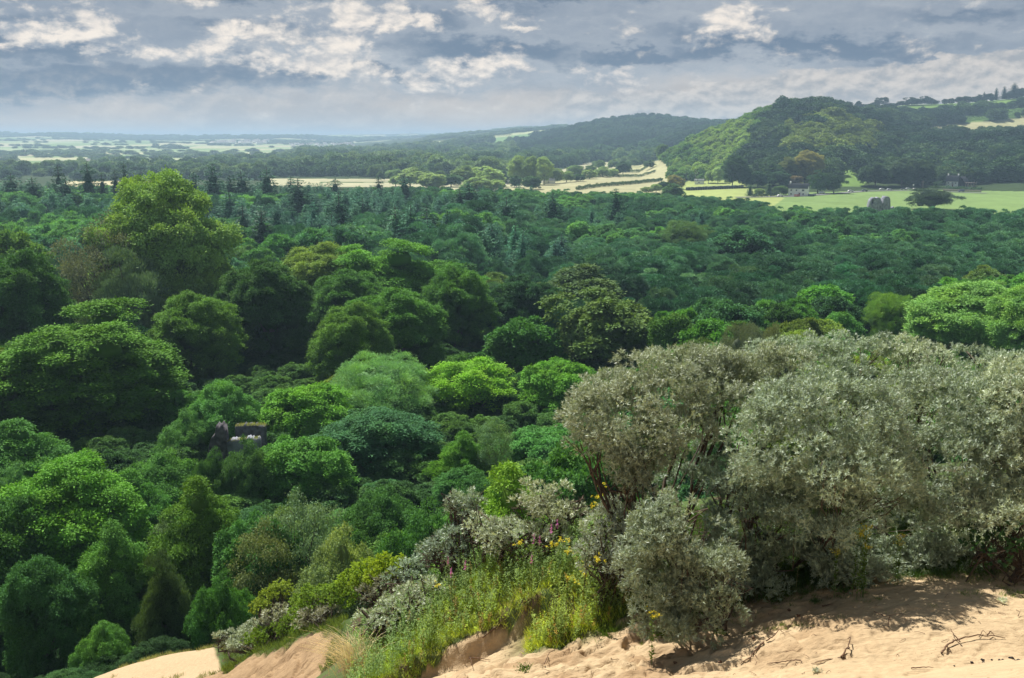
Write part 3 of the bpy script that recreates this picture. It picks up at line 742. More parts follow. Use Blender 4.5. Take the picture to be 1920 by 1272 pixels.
for i, (px, yt, wp, Y, s) in enumerate(SKYC):
    side = 'on the far left skyline' if px < 300 else 'on the skyline right of the tall poplar' if px < 560 else 'in the middle of the wood' if px < 900 else 'in the wood right of centre'
    look = {'spruceA': 'full dark', 'spruceB': 'ragged wide', 'spruceC': 'slim pointed'}[s]
    place_tree('conifer_tree', 'conifer', f'{look} blue green conifer {side}', s, px, yt - (5 if px < 560 else 2), wp * 1.9, Y, CN if s != 'spruceC' else (.022,.050,.034), group=f'{look} conifers {side}')
    p = at(px, yt, Y); TREES.append((p[0], Y, 3., yt + 18, yt))

# the rest of the wood
def wood_edge(px):
    return np.interp(px, [-400, 0, 300, 700, 1000, 1200, 1350, 1450, 1600, 1800, 2300], [590, 590, 590, 590, 600, 612, 560, 485, 440, 440, 430])
def top_row(px):         # the row that the far tree tops reach
    return np.interp(px, [-400, 0, 300, 600, 900, 1100, 1250, 1400, 1470, 1550, 1700, 1850, 2300], [343, 343, 344, 348, 347, 348, 358, 367, 381, 386, 385, 378, 366])
cand = []
Y = 62.
rowi = 0
while Y < 620:
    sp = 7.6 if Y < 120 else 8.6 if Y < 190 else 9.6 if Y < 300 else 10.2
    half = Y * .62 + 12
    xs = np.arange(-half, half, sp) + (rowi % 2) * sp / 2
    for x in xs:
        cand.append((x + RNG.normal(0, 1.4), Y + RNG.normal(0, 1.4)))
    Y += sp * .86; rowi += 1
tp = np.array([(t[0], t[1], t[2]) for t in TREES])
woods = []
RUIN = at(450, 812, 100)
for x, Y in cand:
    px = float(px_of(x, Y))
    if Y > wood_edge(px) or px < -160 or px > 2080: continue
    if px > 1000 and Y < 76: continue
    if Y < 66 and px < 450: continue
    z0 = zg(x, Y)
    d = np.hypot(tp[:, 0] - x, (tp[:, 1] - Y)); 
    if (d < tp[:, 2] * .85 + 1.5).any(): continue
    if abs(x - RUIN[0]) < 7 and -14 < Y - RUIN[1] < 7: continue
    # keep the view of hand-placed crowns: no filler taller than the crown right behind it allows
    Ht = (8.5 + 5 * fbm(np.array(x / 40), np.array(Y / 40), 2, 101) + RNG.normal(0, 1.0)) * (1.12 if px < 900 else .92)
    Ht = float(np.clip(Ht, 6.5, 16)) + (3. if (Y > 260 and px < 1000) else 0) + (2.5 if (Y > 400 and px < 600) else 0)
    if Y > wood_edge(px) - 60:
        zt = float(at(px, top_row(px) + RNG.uniform(-2, 10), Y)[2]); Ht = max(5., min(Ht, zt - z0))
    if Y > 260: Ht = max(5., min(Ht, float(at(px, top_row(px) + 3 + (wood_edge(px) - Y) * .12, Y)[2]) - z0))
    ytop = proj(x, Y, z0 + Ht)[1]
    bad = False
    for (tx, ty, tr, yb, yt) in TREES:
        if ty > Y - 1 and ty - Y < 110 and abs(x / Y - tx / ty) < tr * .85 / ty + 2.2 / Y and ytop < yb:
            zt = at(px, yb + 4, Y)[2]; Ht = min(Ht, zt - z0); ytop = yb + 4
            if Ht < 2.2: bad = True; break
    if bad: continue
    woods.append((x, Y, z0, Ht, px))
woods.sort(key=lambda w: w[1])
pal_a = [G2, G3, (.034,.088,.024), (.044,.100,.022), OL, (.040,.110,.020), (.028,.080,.030), (.052,.095,.030)]
pal_b = [BG, (.028,.078,.042), (.034,.080,.040), (.024,.060,.034), (.044,.088,.046), (.022,.055,.030)]
rng = np.random.default_rng(5)
stuffpts = {}
ni = {'b': 0, 'p': 0, 'c': 0}
def region(px, Y):
    s = 'left' if px < 640 else 'middle' if px < 1280 else 'right'
    d = 'nearest the dune' if Y < 120 else 'in the middle of the wood' if Y < 190 else 'towards the back of the wood'
    return s, d
for x, Y, z0, Ht, px in woods:
    nz = float(fbm(np.array(x / 55), np.array(Y / 55), 3, 111))
    conif = nz + np.interp(px, [500, 1000, 1250], [.03, -.03, -.25]) + (.08 if Y > 280 else -.12) > .59
    pine = (not conif) and (Y > 150) and nz + (.10 if px > 700 else 0) > .43
    R = Ht * rng.uniform(.36, .52 + .12 * float(sstep(150, 260, Y))) if not conif else Ht * rng.uniform(.20, .27)
    R = min(max(R, 3.4 if not conif else 2.6), 6.3 + 1.4 * float(sstep(150, 260, Y)), Ht * .72)
    if conif:
        spc = ['spruceA', 'spruceB', 'spruceB'][rng.integers(3)]; R *= rng.uniform(1.25, 1.9); Ht *= rng.uniform(.8, 1.12); colr = [CN, CN2, (.016,.048,.034)][rng.integers(3)]; Ht *= 1.08
        kind = 'c'
    elif pine:
        spc = ['midD', 'midE'][rng.integers(2)]; colr = pal_b[rng.integers(len(pal_b))]; kind = 'p'
    else:
        spc = (['sycA', 'sycB', 'ashA', 'shrubA'] if Y < 105 else ['midA', 'midB', 'midC'])[rng.integers(3)]
        colr = pal_a[rng.integers(len(pal_a))] if Y < 230 else (pal_a[:3] + pal_b[:3] + [(.045,.095,.03)])[rng.integers(7)]; kind = 'b'
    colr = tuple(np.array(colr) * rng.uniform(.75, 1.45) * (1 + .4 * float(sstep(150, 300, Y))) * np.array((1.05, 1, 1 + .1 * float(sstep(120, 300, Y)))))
    if ni[kind] < {'b': 240, 'p': 150, 'c': 60}[kind] and Y < 300:
        ni[kind] += 1
        s, d = region(px, Y)
        nm, ct, lb = {'b': ('broadleaf_tree', 'tree', 'leafy green broadleaf tree'), 'p': ('pine_tree', 'pine', 'feathery blue green rounded pine'), 'c': ('conifer_tree', 'conifer', 'pointed dark conifer')}[kind]
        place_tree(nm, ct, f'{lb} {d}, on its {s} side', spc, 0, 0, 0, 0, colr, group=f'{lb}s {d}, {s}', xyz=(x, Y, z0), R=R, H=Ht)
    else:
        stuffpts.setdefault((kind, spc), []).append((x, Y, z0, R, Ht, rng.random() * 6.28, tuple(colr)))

# ---------------- scattered woods as ground-cover objects: instances on a point mesh
def scatter(name, species, pts, color, label):
    """pts rows: x, y, z, R, H, rot"""
    pts = np.asarray(pts, float)
    me = bpy.data.meshes.new(name); me.vertices.add(len(pts)); me.vertices.foreach_set('co', pts[:, :3].astype(np.float32).ravel())
    r0, h0 = SPEC[species]
    a = me.attributes.new('size', 'FLOAT_VECTOR', 'POINT'); a.data.foreach_set('vector', np.stack([pts[:, 3] / r0, pts[:, 3] / r0, pts[:, 4] / h0], -1).astype(np.float32).ravel())
    a = me.attributes.new('turn', 'FLOAT_VECTOR', 'POINT'); a.data.foreach_set('vector', np.stack([0 * pts[:, 5], 0 * pts[:, 5], pts[:, 5]], -1).astype(np.float32).ravel())
    src = SRC.get(species)
    if src is None:
        src = bpy.data.objects.new('crown_source', MESH[species][0]); SRC[species] = src
    o = link(name, me, label=label, kind='stuff', color=lum(color))
    ng = bpy.data.node_groups.new(name, 'GeometryNodeTree')
    ng.interface.new_socket('Geometry', in_out='INPUT', socket_type='NodeSocketGeometry'); ng.interface.new_socket('Geometry', in_out='OUTPUT', socket_type='NodeSocketGeometry')
    gi = ng.nodes.new('NodeGroupInput'); go = ng.nodes.new('NodeGroupOutput')
    oi = ng.nodes.new('GeometryNodeObjectInfo'); oi.inputs['Object'].default_value = src
    ip = ng.nodes.new('GeometryNodeInstanceOnPoints')
    s_ = ng.nodes.new('GeometryNodeInputNamedAttribute'); s_.data_type = 'FLOAT_VECTOR'; s_.inputs[0].default_value = 'size'
    t_ = ng.nodes.new('GeometryNodeInputNamedAttribute'); t_.data_type = 'FLOAT_VECTOR'; t_.inputs[0].default_value = 'turn'
    L = ng.links.new
    L(gi.outputs[0], ip.inputs['Points']); L(oi.outputs['Geometry'], ip.inputs['Instance'])
    L(s_.outputs[0], ip.inputs['Scale']); L(t_.outputs[0], ip.inputs['Rotation']); L(ip.outputs[0], go.inputs[0])
    md = o.modifiers.new('scatter', 'NODES'); md.node_group = ng
    return o
SRC = {}
SN = {'b': 'broadleaf_wood', 'p': 'pine_wood', 'c': 'conifer_wood'}
SL = {'b': 'mass of green broadleaf crowns at the back of the wood', 'p': 'mass of feathery blue green pine crowns at the back of the wood', 'c': 'dark conifers massed at the back of the wood'}
for (kind, spc), pts in stuffpts.items():
    # two tones of each
    pts = sorted(pts, key=lambda q: q[6][0]); h = max(1, len(pts) // 3)
    for seg in (pts[:h], pts[h:2 * h], pts[2 * h:]):
        if seg: scatter(SN[kind], spc, [q[:6] for q in seg], tuple(np.mean([q[6] for q in seg], 0)), SL[kind])

# ---------------- woods on the hills and the plain
def far_wood(Y0, Y1, p0, p1, sp, cond, seed, H, Rf=.52, jit=.35):
    rg = np.random.default_rng(seed); out = []
    Y = Y0
    while Y < Y1:
        s = sp * (1 if not callable(sp) else 1); x0 = (p0 - 960) / FPX * Y * CP; x1 = (p1 - 960) / FPX * Y * CP
        xs = np.arange(x0, x1, s); xs = xs + rg.normal(0, jit * s, len(xs)); ys = Y + rg.normal(0, jit * s, len(xs))
        out.append(np.stack([xs, ys], -1)); Y += s * .9
    P = np.concatenate(out); z = z_ground(P[:, 0], P[:, 1]); px, py = proj(P[:, 0], P[:, 1], z); lc = landcover(P[:, 0], P[:, 1], z)
    k = cond(P[:, 0], P[:, 1], z, px, py, lc)
    P, z, px, py = P[k], z[k], px[k], py[k]
    n = len(P); Hh = H(px, P[:, 1]) * rg.uniform(.75, 1.25, n)
    big = 1 + .55 * (rg.random(n) < .22); Hh = Hh * (1 + (big - 1) * .7)
    R = np.maximum(Hh * Rf, s * .5) * rg.uniform(.8, 1.2, n) * (1 + (big - 1) * .4)
    return np.stack([P[:, 0], P[:, 1], z, R, Hh, rg.random(n) * 6.28], -1), px, py

def spread_scatter(name, pts, px, py, tones, label, seed, tonefn=None):
    rg = np.random.default_rng(seed); n = len(pts)
    nz = fbm(pts[:, 0] / 60, pts[:, 1] / 90, 3, seed) + rg.normal(0, .06, n)
    rank = np.argsort(np.argsort(nz)) / n
    ti = (rank * len(tones)).astype(int) if tonefn is None else tonefn(pts, px, py, rank)
    sp = rg.integers(0, 4, n)
    for t in range(len(tones)):
        for s in range(4):
            m = (ti == t) & (sp == s)
            if m.any(): scatter(name, ('farA', 'farB', 'farC', 'farD')[s], pts[m], tones[t], label)

# the steep wooded hill: sunlit left, cloud-shadowed right, both put into the tree colours
def c1(x, Y, z, px, py, lc): return ~((px > 1690) & (Y > 1285) & (Y < 1350)) & (px > 1205) & (lc == 0) & (z > 1.5) & ~((px > 1225) & (px < 1400) & (Y < 930)) & ~((px > 1700) & (Y > 1500) & (fbm(x / 60, Y / 60, 2, 7) < .5))
edge_ = lambda x, Y, px: px + 60 * (fbm(x / 30, Y / 40, 2, 9) - .5) < 1392 + (Y - 1000) * .35
pts, px, py = far_wood(868, 1300, 1200, 1520, 7.2, lambda x, Y, z, px, py, lc: c1(x, Y, z, px, py, lc) & edge_(x, Y, px), 201, lambda px, Y: 6.5 + 0 * px, Rf=.6)
spread_scatter('hillside_wood', pts, px, py, [(.050,.105,.030), (.085,.150,.038), (.125,.185,.048)], 'green young trees in sunlight-painted tones covering the left slope of the steep round hill', 301)
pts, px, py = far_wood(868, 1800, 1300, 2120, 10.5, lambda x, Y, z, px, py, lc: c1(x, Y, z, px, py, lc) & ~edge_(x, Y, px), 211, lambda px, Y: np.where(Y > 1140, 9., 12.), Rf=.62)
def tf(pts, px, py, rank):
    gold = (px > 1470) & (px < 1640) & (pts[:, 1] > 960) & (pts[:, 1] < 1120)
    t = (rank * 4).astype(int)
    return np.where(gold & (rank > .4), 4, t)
spread_scatter('hillside_wood', pts, px, py, [(.010,.028,.015), (.016,.040,.020), (.024,.050,.024), (.036,.066,.028), (.085,.118,.032)], 'woods in cloud-shadow-painted tones covering the right side of the round hill and the slopes beyond', 311, tf)
# second hill
def c2(x, Y, z, px, py, lc): return (px > 965) & (px < 1420) & (lc == 0) & (z > 4)
pts, px, py = far_wood(1800, 2750, 940, 1430, 11., c2, 202, lambda px, Y: 10 + 0 * px)
spread_scatter('far_hill_wood', pts, px, py, [(.014,.038,.022), (.020,.050,.026), (.030,.062,.030)], 'dark trees covering the second, bluer hill', 302)
# valley woods and hedges of the plain
def c3(x, Y, z, px, py, lc):
    w = (lc == 0) & (px < 1240) & (z < 60)
    w &= ~((px > 500) & (px < 1240) & (Y < np.interp(px, [500, 940, 1000, 1240], [1080, 1080, 1330, 1500])))
    w &= ~((px < 500) & (Y < 1000))
    w &= Y < np.interp(px, [0, 180, 330, 470, 560, 1240], [1300, 1500, 1500, 1900, 2900, 2900])
    return w & ~((px < 190) & (fbm(x / 70, Y / 90, 2, 17) < .42)) & ~((px > 965) & (Y > 1800) & (z > 4))
pts, px, py = far_wood(1000, 2900, -60, 1240, 15, c3, 203, lambda px, Y: np.where(px < 560, 9.5, 13))
spread_scatter('valley_wood', pts, px, py, [(.038,.075,.042), (.055,.098,.050), (.085,.130,.060)], 'blue green woods crossing the valley floor below the plain', 303)
pts, px, py = far_wood(1500, 6700, -60, 1060, 26, lambda x, Y, z, px, py, lc: ((lc == 0) & ((px > 560) | (Y > 2000)) & (fbm(x / 260, Y / 420, 3, 19) > .58)) | ((lc == 100) & (fbm(x / 400, Y / 60, 3, 23) > .68)) | ((Y > 5900) & (Y < 6600) & (fbm(x / 300, Y / 900, 2, 3) > .35)), 204, lambda px, Y: np.where(Y > 5900, 14, 6.5) + 0 * px, Rf=.8)
spread_scatter('plain_wood', pts, px, py, [(.05,.09,.05), (.07,.11,.055)], 'hazy woods and hedges across the far plain', 304)

# understorey of the wood
r_ = np.random.default_rng(61); q = r_.uniform(70 ** 2, 250 ** 2, 4200) ** .5; px_ = r_.uniform(-160, 2060, 4200); x_ = (px_ - 960) / FPX * q * .99
k = (px_ < 1000) | (q > 84); k &= ~((abs(x_ - RUIN[0]) < 5) & (abs(q - RUIN[1]) < 7))
x_, q = x_[k], q[k]; s_ = r_.uniform(1.6, 2.8, len(x_))
U = np.stack([x_, q, z_ground(x_, q), s_, s_ * r_.uniform(1.2, 2.0, len(x_)), r_.random(len(x_)) * 6.28], -1)
for k, c in enumerate([(.024, .060, .018), (.040, .088, .024)]): scatter('understorey', 'midA', U[k::2], c, 'dark bushes filling the ground between the trees of the wood')
# ================================================================ PLANTS AND DEBRIS ON THE DUNE
M_SILVER = foliage_mat('silver_leaf', spread=.45, warm=(1.02, 1.0, .94), transl=.2, rough=.45, spec=.5)
M_TWIG = plain_mat('twig_bark', (.085, .062, .045), .9, .4, 12.)
M_HERB = foliage_mat('herb_leaf', spread=.45, warm=(1.5, 1.15, .45), transl=.4)
M_STRAW = foliage_mat('straw', col=(.85, .75, .52), spread=.3, transl=.25)
M_YELLOW = foliage_mat('yellow_petal', col=(.72, .60, .03), spread=.25, transl=.2, warm=(1, 1, 1))
M_PINK = foliage_mat('pink_petal', col=(.60, .20, .50), spread=.25, transl=.3, warm=(1, 1, 1))
M_WHITE = foliage_mat('white_woolly_leaf', col=(.62, .66, .58), spread=.2, transl=.2, warm=(1, 1, 1))
M_STICK = plain_mat('driftwood', (.13, .075, .045), .85, .4, 20.)
M_COAL = plain_mat('charcoal', (.022, .020, .022), .7, .4, 30.)
M_FLOWERSTEM = plain_mat('flower_stem', (.12, .16, .04), .8, .2, 20.)

_gx = {}
def onground(px, py, h=0., Y0=9., Y1=70.):
    """walk the sight line out until it is h above the ground"""
    Y = np.arange(Y0, Y1, .08); P = np.array([at(px, py, y) for y in Y])
    dz = P[:, 2] - z_ground(P[:, 0], P[:, 1]) - h
    k = np.where(dz <= 0)[0]
    k = k[0] if len(k) else len(Y) - 1
    x, y = P[k, 0], P[k, 1]
    return np.array((x, y, zg(x, y)))

def bush_geo(seed, lobes, base, leaf=.070, wid=.013, dens=1.0, nleaf=9, twig=14, wood=1, tr=.05, csize=(.10, .20), under=.16, carve=.44, base_=0.):
    """sea-buckthorn: rosettes of narrow leaves on clumps over uneven lobes"""
    rng = np.random.default_rng(seed); g = Geo(); t = Geo()
    C = np.array([l[:3] for l in lobes]); Rr = np.array([l[3:6] for l in lobes])
    cl = []
    for i, (c, r) in enumerate(zip(C, Rr)):
        A = 4 * pi * (((r[0] * r[1]) ** 1.6 + (r[0] * r[2]) ** 1.6 + (r[1] * r[2]) ** 1.6) / 3) ** (1 / 1.6)
        n = int(A / .075 * dens ** .3) + 5
        u = fib(n, rng, -.8)
        p = c + u * r * rng.uniform(.78, 1.15, (n, 1))
        nb = u / r; nb = norm(nb)
        # drop the ones buried in another lobe, and part of the underside
        D = np.sqrt((((p[:, None] - C[None]) / Rr[None]) ** 2).sum(-1)); D[:, i] = 9
        k = (D.min(1) > .75) & (rng.random(n) < np.where(u[:, 2] < -.2, under, .97))
        w_ = p + base_
        k &= vnoise(w_[:, 0] * 1.9, w_[:, 1] * 1.9, w_[:, 2] * 2.3, 5) * .7 + vnoise(w_[:, 0] * 4.1, w_[:, 1] * 4.1, w_[:, 2] * 4.6, 6) * .3 > carve
        cl.append(np.concatenate([p[k], nb[k]], 1))
    cl = np.concatenate(cl); M = len(cl)
    cr = rng.uniform(*csize, M); nr = np.maximum(6, (cr ** 2 / .05 * 40 * dens).astype(int))
    li = np.repeat(np.arange(M), nr)
    o = cl[li, 3:]
    d = norm(rng.normal(size=(len(li), 3)) + .9 * o + np.array((0, 0, .35)))
    p = cl[li, :3] + d * cr[li][:, None] * rng.uniform(.55, 1.12, (len(li), 1))
    ax = norm(d * .7 + o * .5 + np.array((0, 0, .35)) + rng.normal(0, .25, p.shape))
    K = len(p); tone = np.repeat(rng.random(M), nr) * .35 + rng.random(K) * .3
    # leaves around each rosette axis
    P = np.repeat(p, nleaf, 0); A = np.repeat(ax, nleaf, 0)
    ref = norm(np.cross(A, rng.normal(size=A.shape)))
    sp = rng.uniform(.35, 1.25, (len(P), 1))
    D = norm(A * np.cos(sp) + ref * np.sin(sp))
    P = P + A * rng.uniform(-.035, .02, (len(P), 1))
    Nn = norm(A - D * (A * D).sum(-1, keepdims=True) + rng.normal(0, .15, A.shape))
    g.leaves(P, D, Nn, leaf * rng.uniform(.65, 1.2, len(P)), wid, 0, np.clip(np.repeat(tone, nleaf) + rng.random(len(P)) * .35, 0, 1), fold=.25)
    # wood
    base = np.asarray(base, float)
    stems = range(len(C)) if len(C) <= 12 else np.random.default_rng(seed).permutation(len(C))[:6]
    for i in stems:
        b0 = base + np.array((*rng.normal(0, .35, 2), -.15)); e = C[i]; m = (b0 + e) / 2 + rng.normal(0, .3, 3) * (1, 1, .4)
        s = np.linspace(0, 1, 7)[:, None]; path = (1 - s) ** 2 * b0 + 2 * s * (1 - s) * m + s * s * e
        t.tube(path + rng.normal(0, .05, path.shape), np.linspace(tr, tr * .45, 7) * (.6 if len(C) > 12 else 1), 0, 5)
        for _ in range(int(twig * wood * (.45 if len(C) > 12 else 1))):
            f = rng.random(); a = path[int(f * 6)]; u = norm(rng.normal(size=3) + (0, 0, .35)); q = C[i] + u * Rr[i] * rng.uniform(.75, 1.02)
            mm = (a + q) / 2 + rng.normal(0, .22, 3)
            pts = np.array([a, mm, q]); t.tube(pts, [tr * .4, tr * .22, .004], 0, 4)
            for _k in range(3):
                f2 = rng.uniform(.3, .95); s0 = a + (q - a) * f2; e0 = s0 + norm((q - a) + rng.normal(0, .7, 3)) * .35
                t.tube(np.array([s0, (s0 + e0) / 2 + rng.normal(0, .02, 3), e0]), [.008, .006, .003], 0, 3)
    return g, t

def lobe(px, py, rx, ry, Y, rd=None):
    p = at(px, py, Y); dist = np.linalg.norm(p - (0, 0, CZ)) / FPX
    a, b = rx * dist, ry * dist
    return (*p, a, (rd or (a + b) * .55), b)

SV = (.200, .250, .188); SVW = (.225, .262, .192); SVD = (.150, .20, .150)
def buckthorn(label, lobes, basepx, color=SV, seed=0, group=None, name='sea_buckthorn', mat=None, **kw):
    L = [lobe(*l) for l in lobes]
    if mat is None:      # each mass is a core with boughs budding from it
        q = np.random.default_rng(seed + 500); X = []
        for l in L:
            c0 = np.array(l[:3]); r0 = np.maximum(np.array(l[3:]) - .06, .12); big_ = r0.max() > .45
            X.append((*(c0 - (0, 0, r0[2] * .08)), *(r0 * (.64 if big_ else .9))))
            if big_:
                for u in fib(15, q, -.6):
                    if u[1] > .75: continue
                    X.append((*(c0 + u * r0 * q.uniform(.66, .90)), *(r0 * q.uniform(.24, .38) * (1.15, 1.15, .85))))
        L = X
    if basepx is None:
        c = np.mean([l[:3] for l in L], 0); base = np.array((c[0], c[1], zg(c[0], c[1])))
    else: base = np.array((*at(basepx[0], 1000, basepx[1])[:2], 0.)); base[2] = zg(base[0], base[1])
    g, t = bush_geo(seed, [tuple(np.array(l[:3]) - base) + tuple(l[3:]) for l in L], (0, 0, 0), base_=base, **({'carve': -1.} | kw if len(L) < 12 or mat is not None else kw))
    e = bpy.data.objects.new(name, None); COL.objects.link(e); e.location = base
    tag(e, label, 'bush', group)
    link('foliage', g.mesh('silver_foliage', mat or M_SILVER), e, color=tuple(np.array(color) * (1.8 if mat is None else 1.0))); link('stem', t.mesh('bush_stems', M_TWIG), e)
    return e, base

buckthorn('big rounded silver grey buckthorn on the left with a dark hollow full of branches beneath',
 [(1255,745,150,82,16.6),(1385,738,110,75,16.8),(1165,790,90,78,16.3),(1105,790,42,45,16.2),(1195,838,80,48,16.2),(1310,705,95,48,17.2),(1440,705,85,52,17.2),(1260,800,90,38,16.0),(1130,745,40,38,16.6),(1105,845,48,36,16.2),(1165,885,58,34,16.1),(1225,905,50,28,15.9)], (1260,16.6), SVW, 1, under=.6, twig=18, tr=.07)
buckthorn('tall bushy grey buckthorn in the centre of the big clump, in front of its neighbours',
 [(1545,775,110,70,15.2),(1625,790,72,72,15.2),(1480,800,75,55,15.0),(1400,838,52,36,14.9),(1540,860,150,80,14.9),(1640,880,70,80,14.9),(1560,945,120,60,14.8),(1600,975,85,40,14.6),(1455,880,80,45,15.0),(1520,1040,90,45,15.9),(1500,1072,70,26,15.5),(1570,1060,80,30,15.3),(1640,1050,60,28,15.3)], (1560,16.3), SV, 2, twig=14, tr=.035)
buckthorn('dark low grey buckthorn tucked between the central bush and the low front bush',
 [(1400,930,85,50,15.4),(1340,905,50,30,15.6),(1460,960,90,50,15.2),(1390,985,70,40,15.2),(1420,1045,80,45,15.8),(1420,1085,70,34,15.4),(1350,850,66,56,17.6),(1300,900,66,40,17.2),(1375,895,60,40,16.4)], (1420,15.3), SVD, 3)
buckthorn('low grey green buckthorn in front, reaching down onto the bare sand',
 [(1285,945,48,36,14.0),(1262,995,76,50,13.9),(1335,1000,52,48,13.9),(1225,1065,62,56,13.8),(1300,1075,82,60,13.8),(1232,1115,60,36,13.7),(1320,1110,62,38,13.7),(1190,1030,34,34,14),(1225,1150,54,26,13.6),(1300,1145,60,28,13.6),(1370,1070,26,40,14.1),(1240,1170,66,26,13.45),(1320,1160,62,26,13.45),(1200,1130,36,34,13.6)], (1290,14.3), (.200,.245,.175), 4, under=.7, twig=12)
buckthorn('wide buckthorn in dark shade between the central bush and the right edge',
 [(1750,790,95,80,16.2),(1840,800,90,75,16.0),(1725,880,80,80,15.8),(1800,880,90,60,15.5),(1700,960,60,55,15.4),(1780,950,70,35,15.2),(1720,1030,90,50,16.8),(1600,1035,90,50,16.2),(1700,1052,90,30,15.9),(1740,1040,80,26,15.5)], (1760,16.8), SV, 5, twig=14)
buckthorn('buckthorn cut by the right edge of the photo, with a drooping lower tier',
 [(1935,760,90,75,16.0),(1990,860,110,90,15.6),(1905,860,75,60,15.6),(1880,945,95,34,15.0),(1960,935,80,36,14.9),(1820,962,45,30,14.9),(2060,800,110,110,15.8),(1860,1015,100,50,16.6),(1960,1010,90,50,16.4),(1830,1040,90,24,15.9),(1870,1030,80,22,15.5)], (1930,16.8), SVW, 6, twig=14)
buckthorn('back buckthorn whose crest shows above the central bush, left one of the back row',
 [(1520,680,95,42,19.2),(1600,672,80,40,19.5),(1465,668,60,26,19.6),(1570,720,90,45,18.6)], (1540,19.4), SV, 7, dens=.8)
buckthorn('back buckthorn in the middle of the back row, its crest a little bumpy',
 [(1700,682,85,40,19.6),(1760,700,80,42,19.2),(1660,722,70,40,18.8),(1730,740,80,40,18.4)], (1710,19.3), SVW, 8, dens=.8)
buckthorn('back buckthorn at the right end of the back row near the photo edge',
 [(1850,700,95,40,19.5),(1940,715,90,42,19.2),(1830,745,80,40,18.6),(1930,760,80,40,18.3),(2040,730,90,50,19)], (1880,19.3), SV, 9, dens=.8)
buckthorn('dull grey buckthorn left of the low front bush, above the wild flowers',
 [(1140,985,44,40,16.2),(1105,1035,38,24,16.0),(1165,955,34,24,16.4),(1190,1010,34,40,15.9),(1170,1060,34,34,15.6),(1125,1060,34,24,15.8)], (1140,15.9), (.21,.245,.19), 10)
buckthorn('flat-topped buckthorn with a dark underside behind the pink flowers',
 [(1010,925,41.28,14.4,18.6),(1055,933.3,38.7,15.84,18.4),(985,948,34.4,14.4,18.6),(1040,958.3,51.6,15.84,18.2),(1095,943.9,30.96,18.72,17.8)], (1030,18.5), (.24,.27,.19), 11, leaf=.08, wid=.016, dens=.8)
buckthorn('long low pale buckthorn running behind the pink flowers',
 [(900,988.6,36.12,17.28,19),(950,988.9,41.28,18.72,18.6),(1000,1003.6,38.7,17.28,18.2),(1050,1008.3,34.4,15.84,17.8),(930,1013,32.68,14.4,18.4)], (970,18.6), SVW, 12, leaf=.08, wid=.016, dens=.8)
buckthorn('small buckthorn sprig standing up alone against the dark green trees',
 [(862,947.1,20.64,10.08,20),(880,964.1,18.92,10.08,19.8),(848,941.35,12.04,6.48,20.1),(886,939.65,6.02,7.92,20)], (872,19.8), SV, 13, leaf=.08, wid=.016, dens=1.)
buckthorn('brownish grey buckthorn at the left end of the flat-topped row',
 [(830,1013.6,30.96,17.28,19.8),(858,1003.9,30.96,18.72,19.6),(806,1033.3,22.36,15.84,20),(850,1033.3,34.4,15.84,19.4)], (838,19.6), SVD, 14, leaf=.08, wid=.016, dens=.8)
buckthorn('dull buckthorn between the bright green bramble mound and the wild flowers',
 [(772,1065.3,25.8,15.84,21.2),(800,1058,24.08,14.4,21),(745,1088,24.08,14.4,21.2),(780,1088,27.52,14.4,20.8)], (770,21), SVD, 15, leaf=.085, wid=.018, dens=.7)
buckthorn('pale low buckthorn sprawling over the head of the pinkish sand bank',
 [(700,1163,27.52,14.4,18.9),(735,1138.3,32.68,15.84,19),(775,1118.6,34.4,17.28,19.1),(820,1101.3,36.12,15.84,19.1),(720,1172.4,29.24,11.52,18.6),(770,1142.7,30.96,12.96,18.7)], (750,18.9), SVW, 16, leaf=.08, wid=.016, dens=.8)
buckthorn('grey buckthorn smothered by the right bramble mound',
 [(700,1115.3,29.24,15.84,24.6),(725,1101.3,25.8,15.84,24.4),(745,1112.4,20.64,11.52,24.2)], (715,24.4), (.17,.18,.13), 17, leaf=.09, wid=.020, dens=.6)
buckthorn('grey buckthorn under the left bramble mound',
 [(590,1158,25.8,14.4,27),(615,1153.3,25.8,15.84,26.8),(575,1174.1,22.36,10.08,27)], (598,27), (.21,.22,.16), 18, leaf=.10, wid=.022, dens=.5)
buckthorn('leftmost grey buckthorn, leaning out over the lower sand patch on bare crooked stems',
 [(440,1197.7,30.96,12.96,31.5),(475,1185,29.24,14.4,31.2),(425,1213.95,18.92,9.36,31.5),(462,1207.25,32.68,10.8,31)], (478,30.8), SVW, 19, leaf=.11, wid=.024, dens=.45, tr=.06)
buckthorn('small dome-shaped buckthorn on a thin trunk, second from the left',
 [(520,1153,27.52,14.4,30),(545,1160.4,22.36,11.52,29.8),(505,1170.1,24.08,10.08,30)], (535,29.6), (.25,.27,.19), 20, leaf=.11, wid=.024, dens=.45, tr=.06)

# bramble mounds: bright green fine leaves
def mound(label, lobes, color, seed, name='bramble_mound', **kw):
    L = [lobe(*l) for l in lobes]; c = np.mean([l[:3] for l in L], 0); base = np.array((c[0], c[1], zg(c[0], c[1])))
    return buckthorn(label, lobes, None, color, seed, name=name, mat=M_HERB, leaf=.075, wid=.055, nleaf=4, twig=8, csize=(.14, .24), **kw)
mound('bright yellow green bramble mound, the right and larger of the two', [(700,1080,34,22,25.4),(735,1072,32,20,25.0),(665,1096,22,16,25.6)], (.21,.34,.05), 31, dens=.7)
mound('bright yellow green bramble mound capping a grey bush, the left of the two', [(600,1125,30,16,27.6),(635,1120,26,16,27.2),(572,1142,20,14,27.8)], (.22,.36,.06), 32, dens=.7)
mound('tuft of lime leaves rising behind the left grey buckthorns', [(512,1120,14,12,31.0),(490,1142,12,10,31.2),(530,1108,12,9,31.0)], (.26,.36,.06), 33, dens=.7, name='lime_shrub')
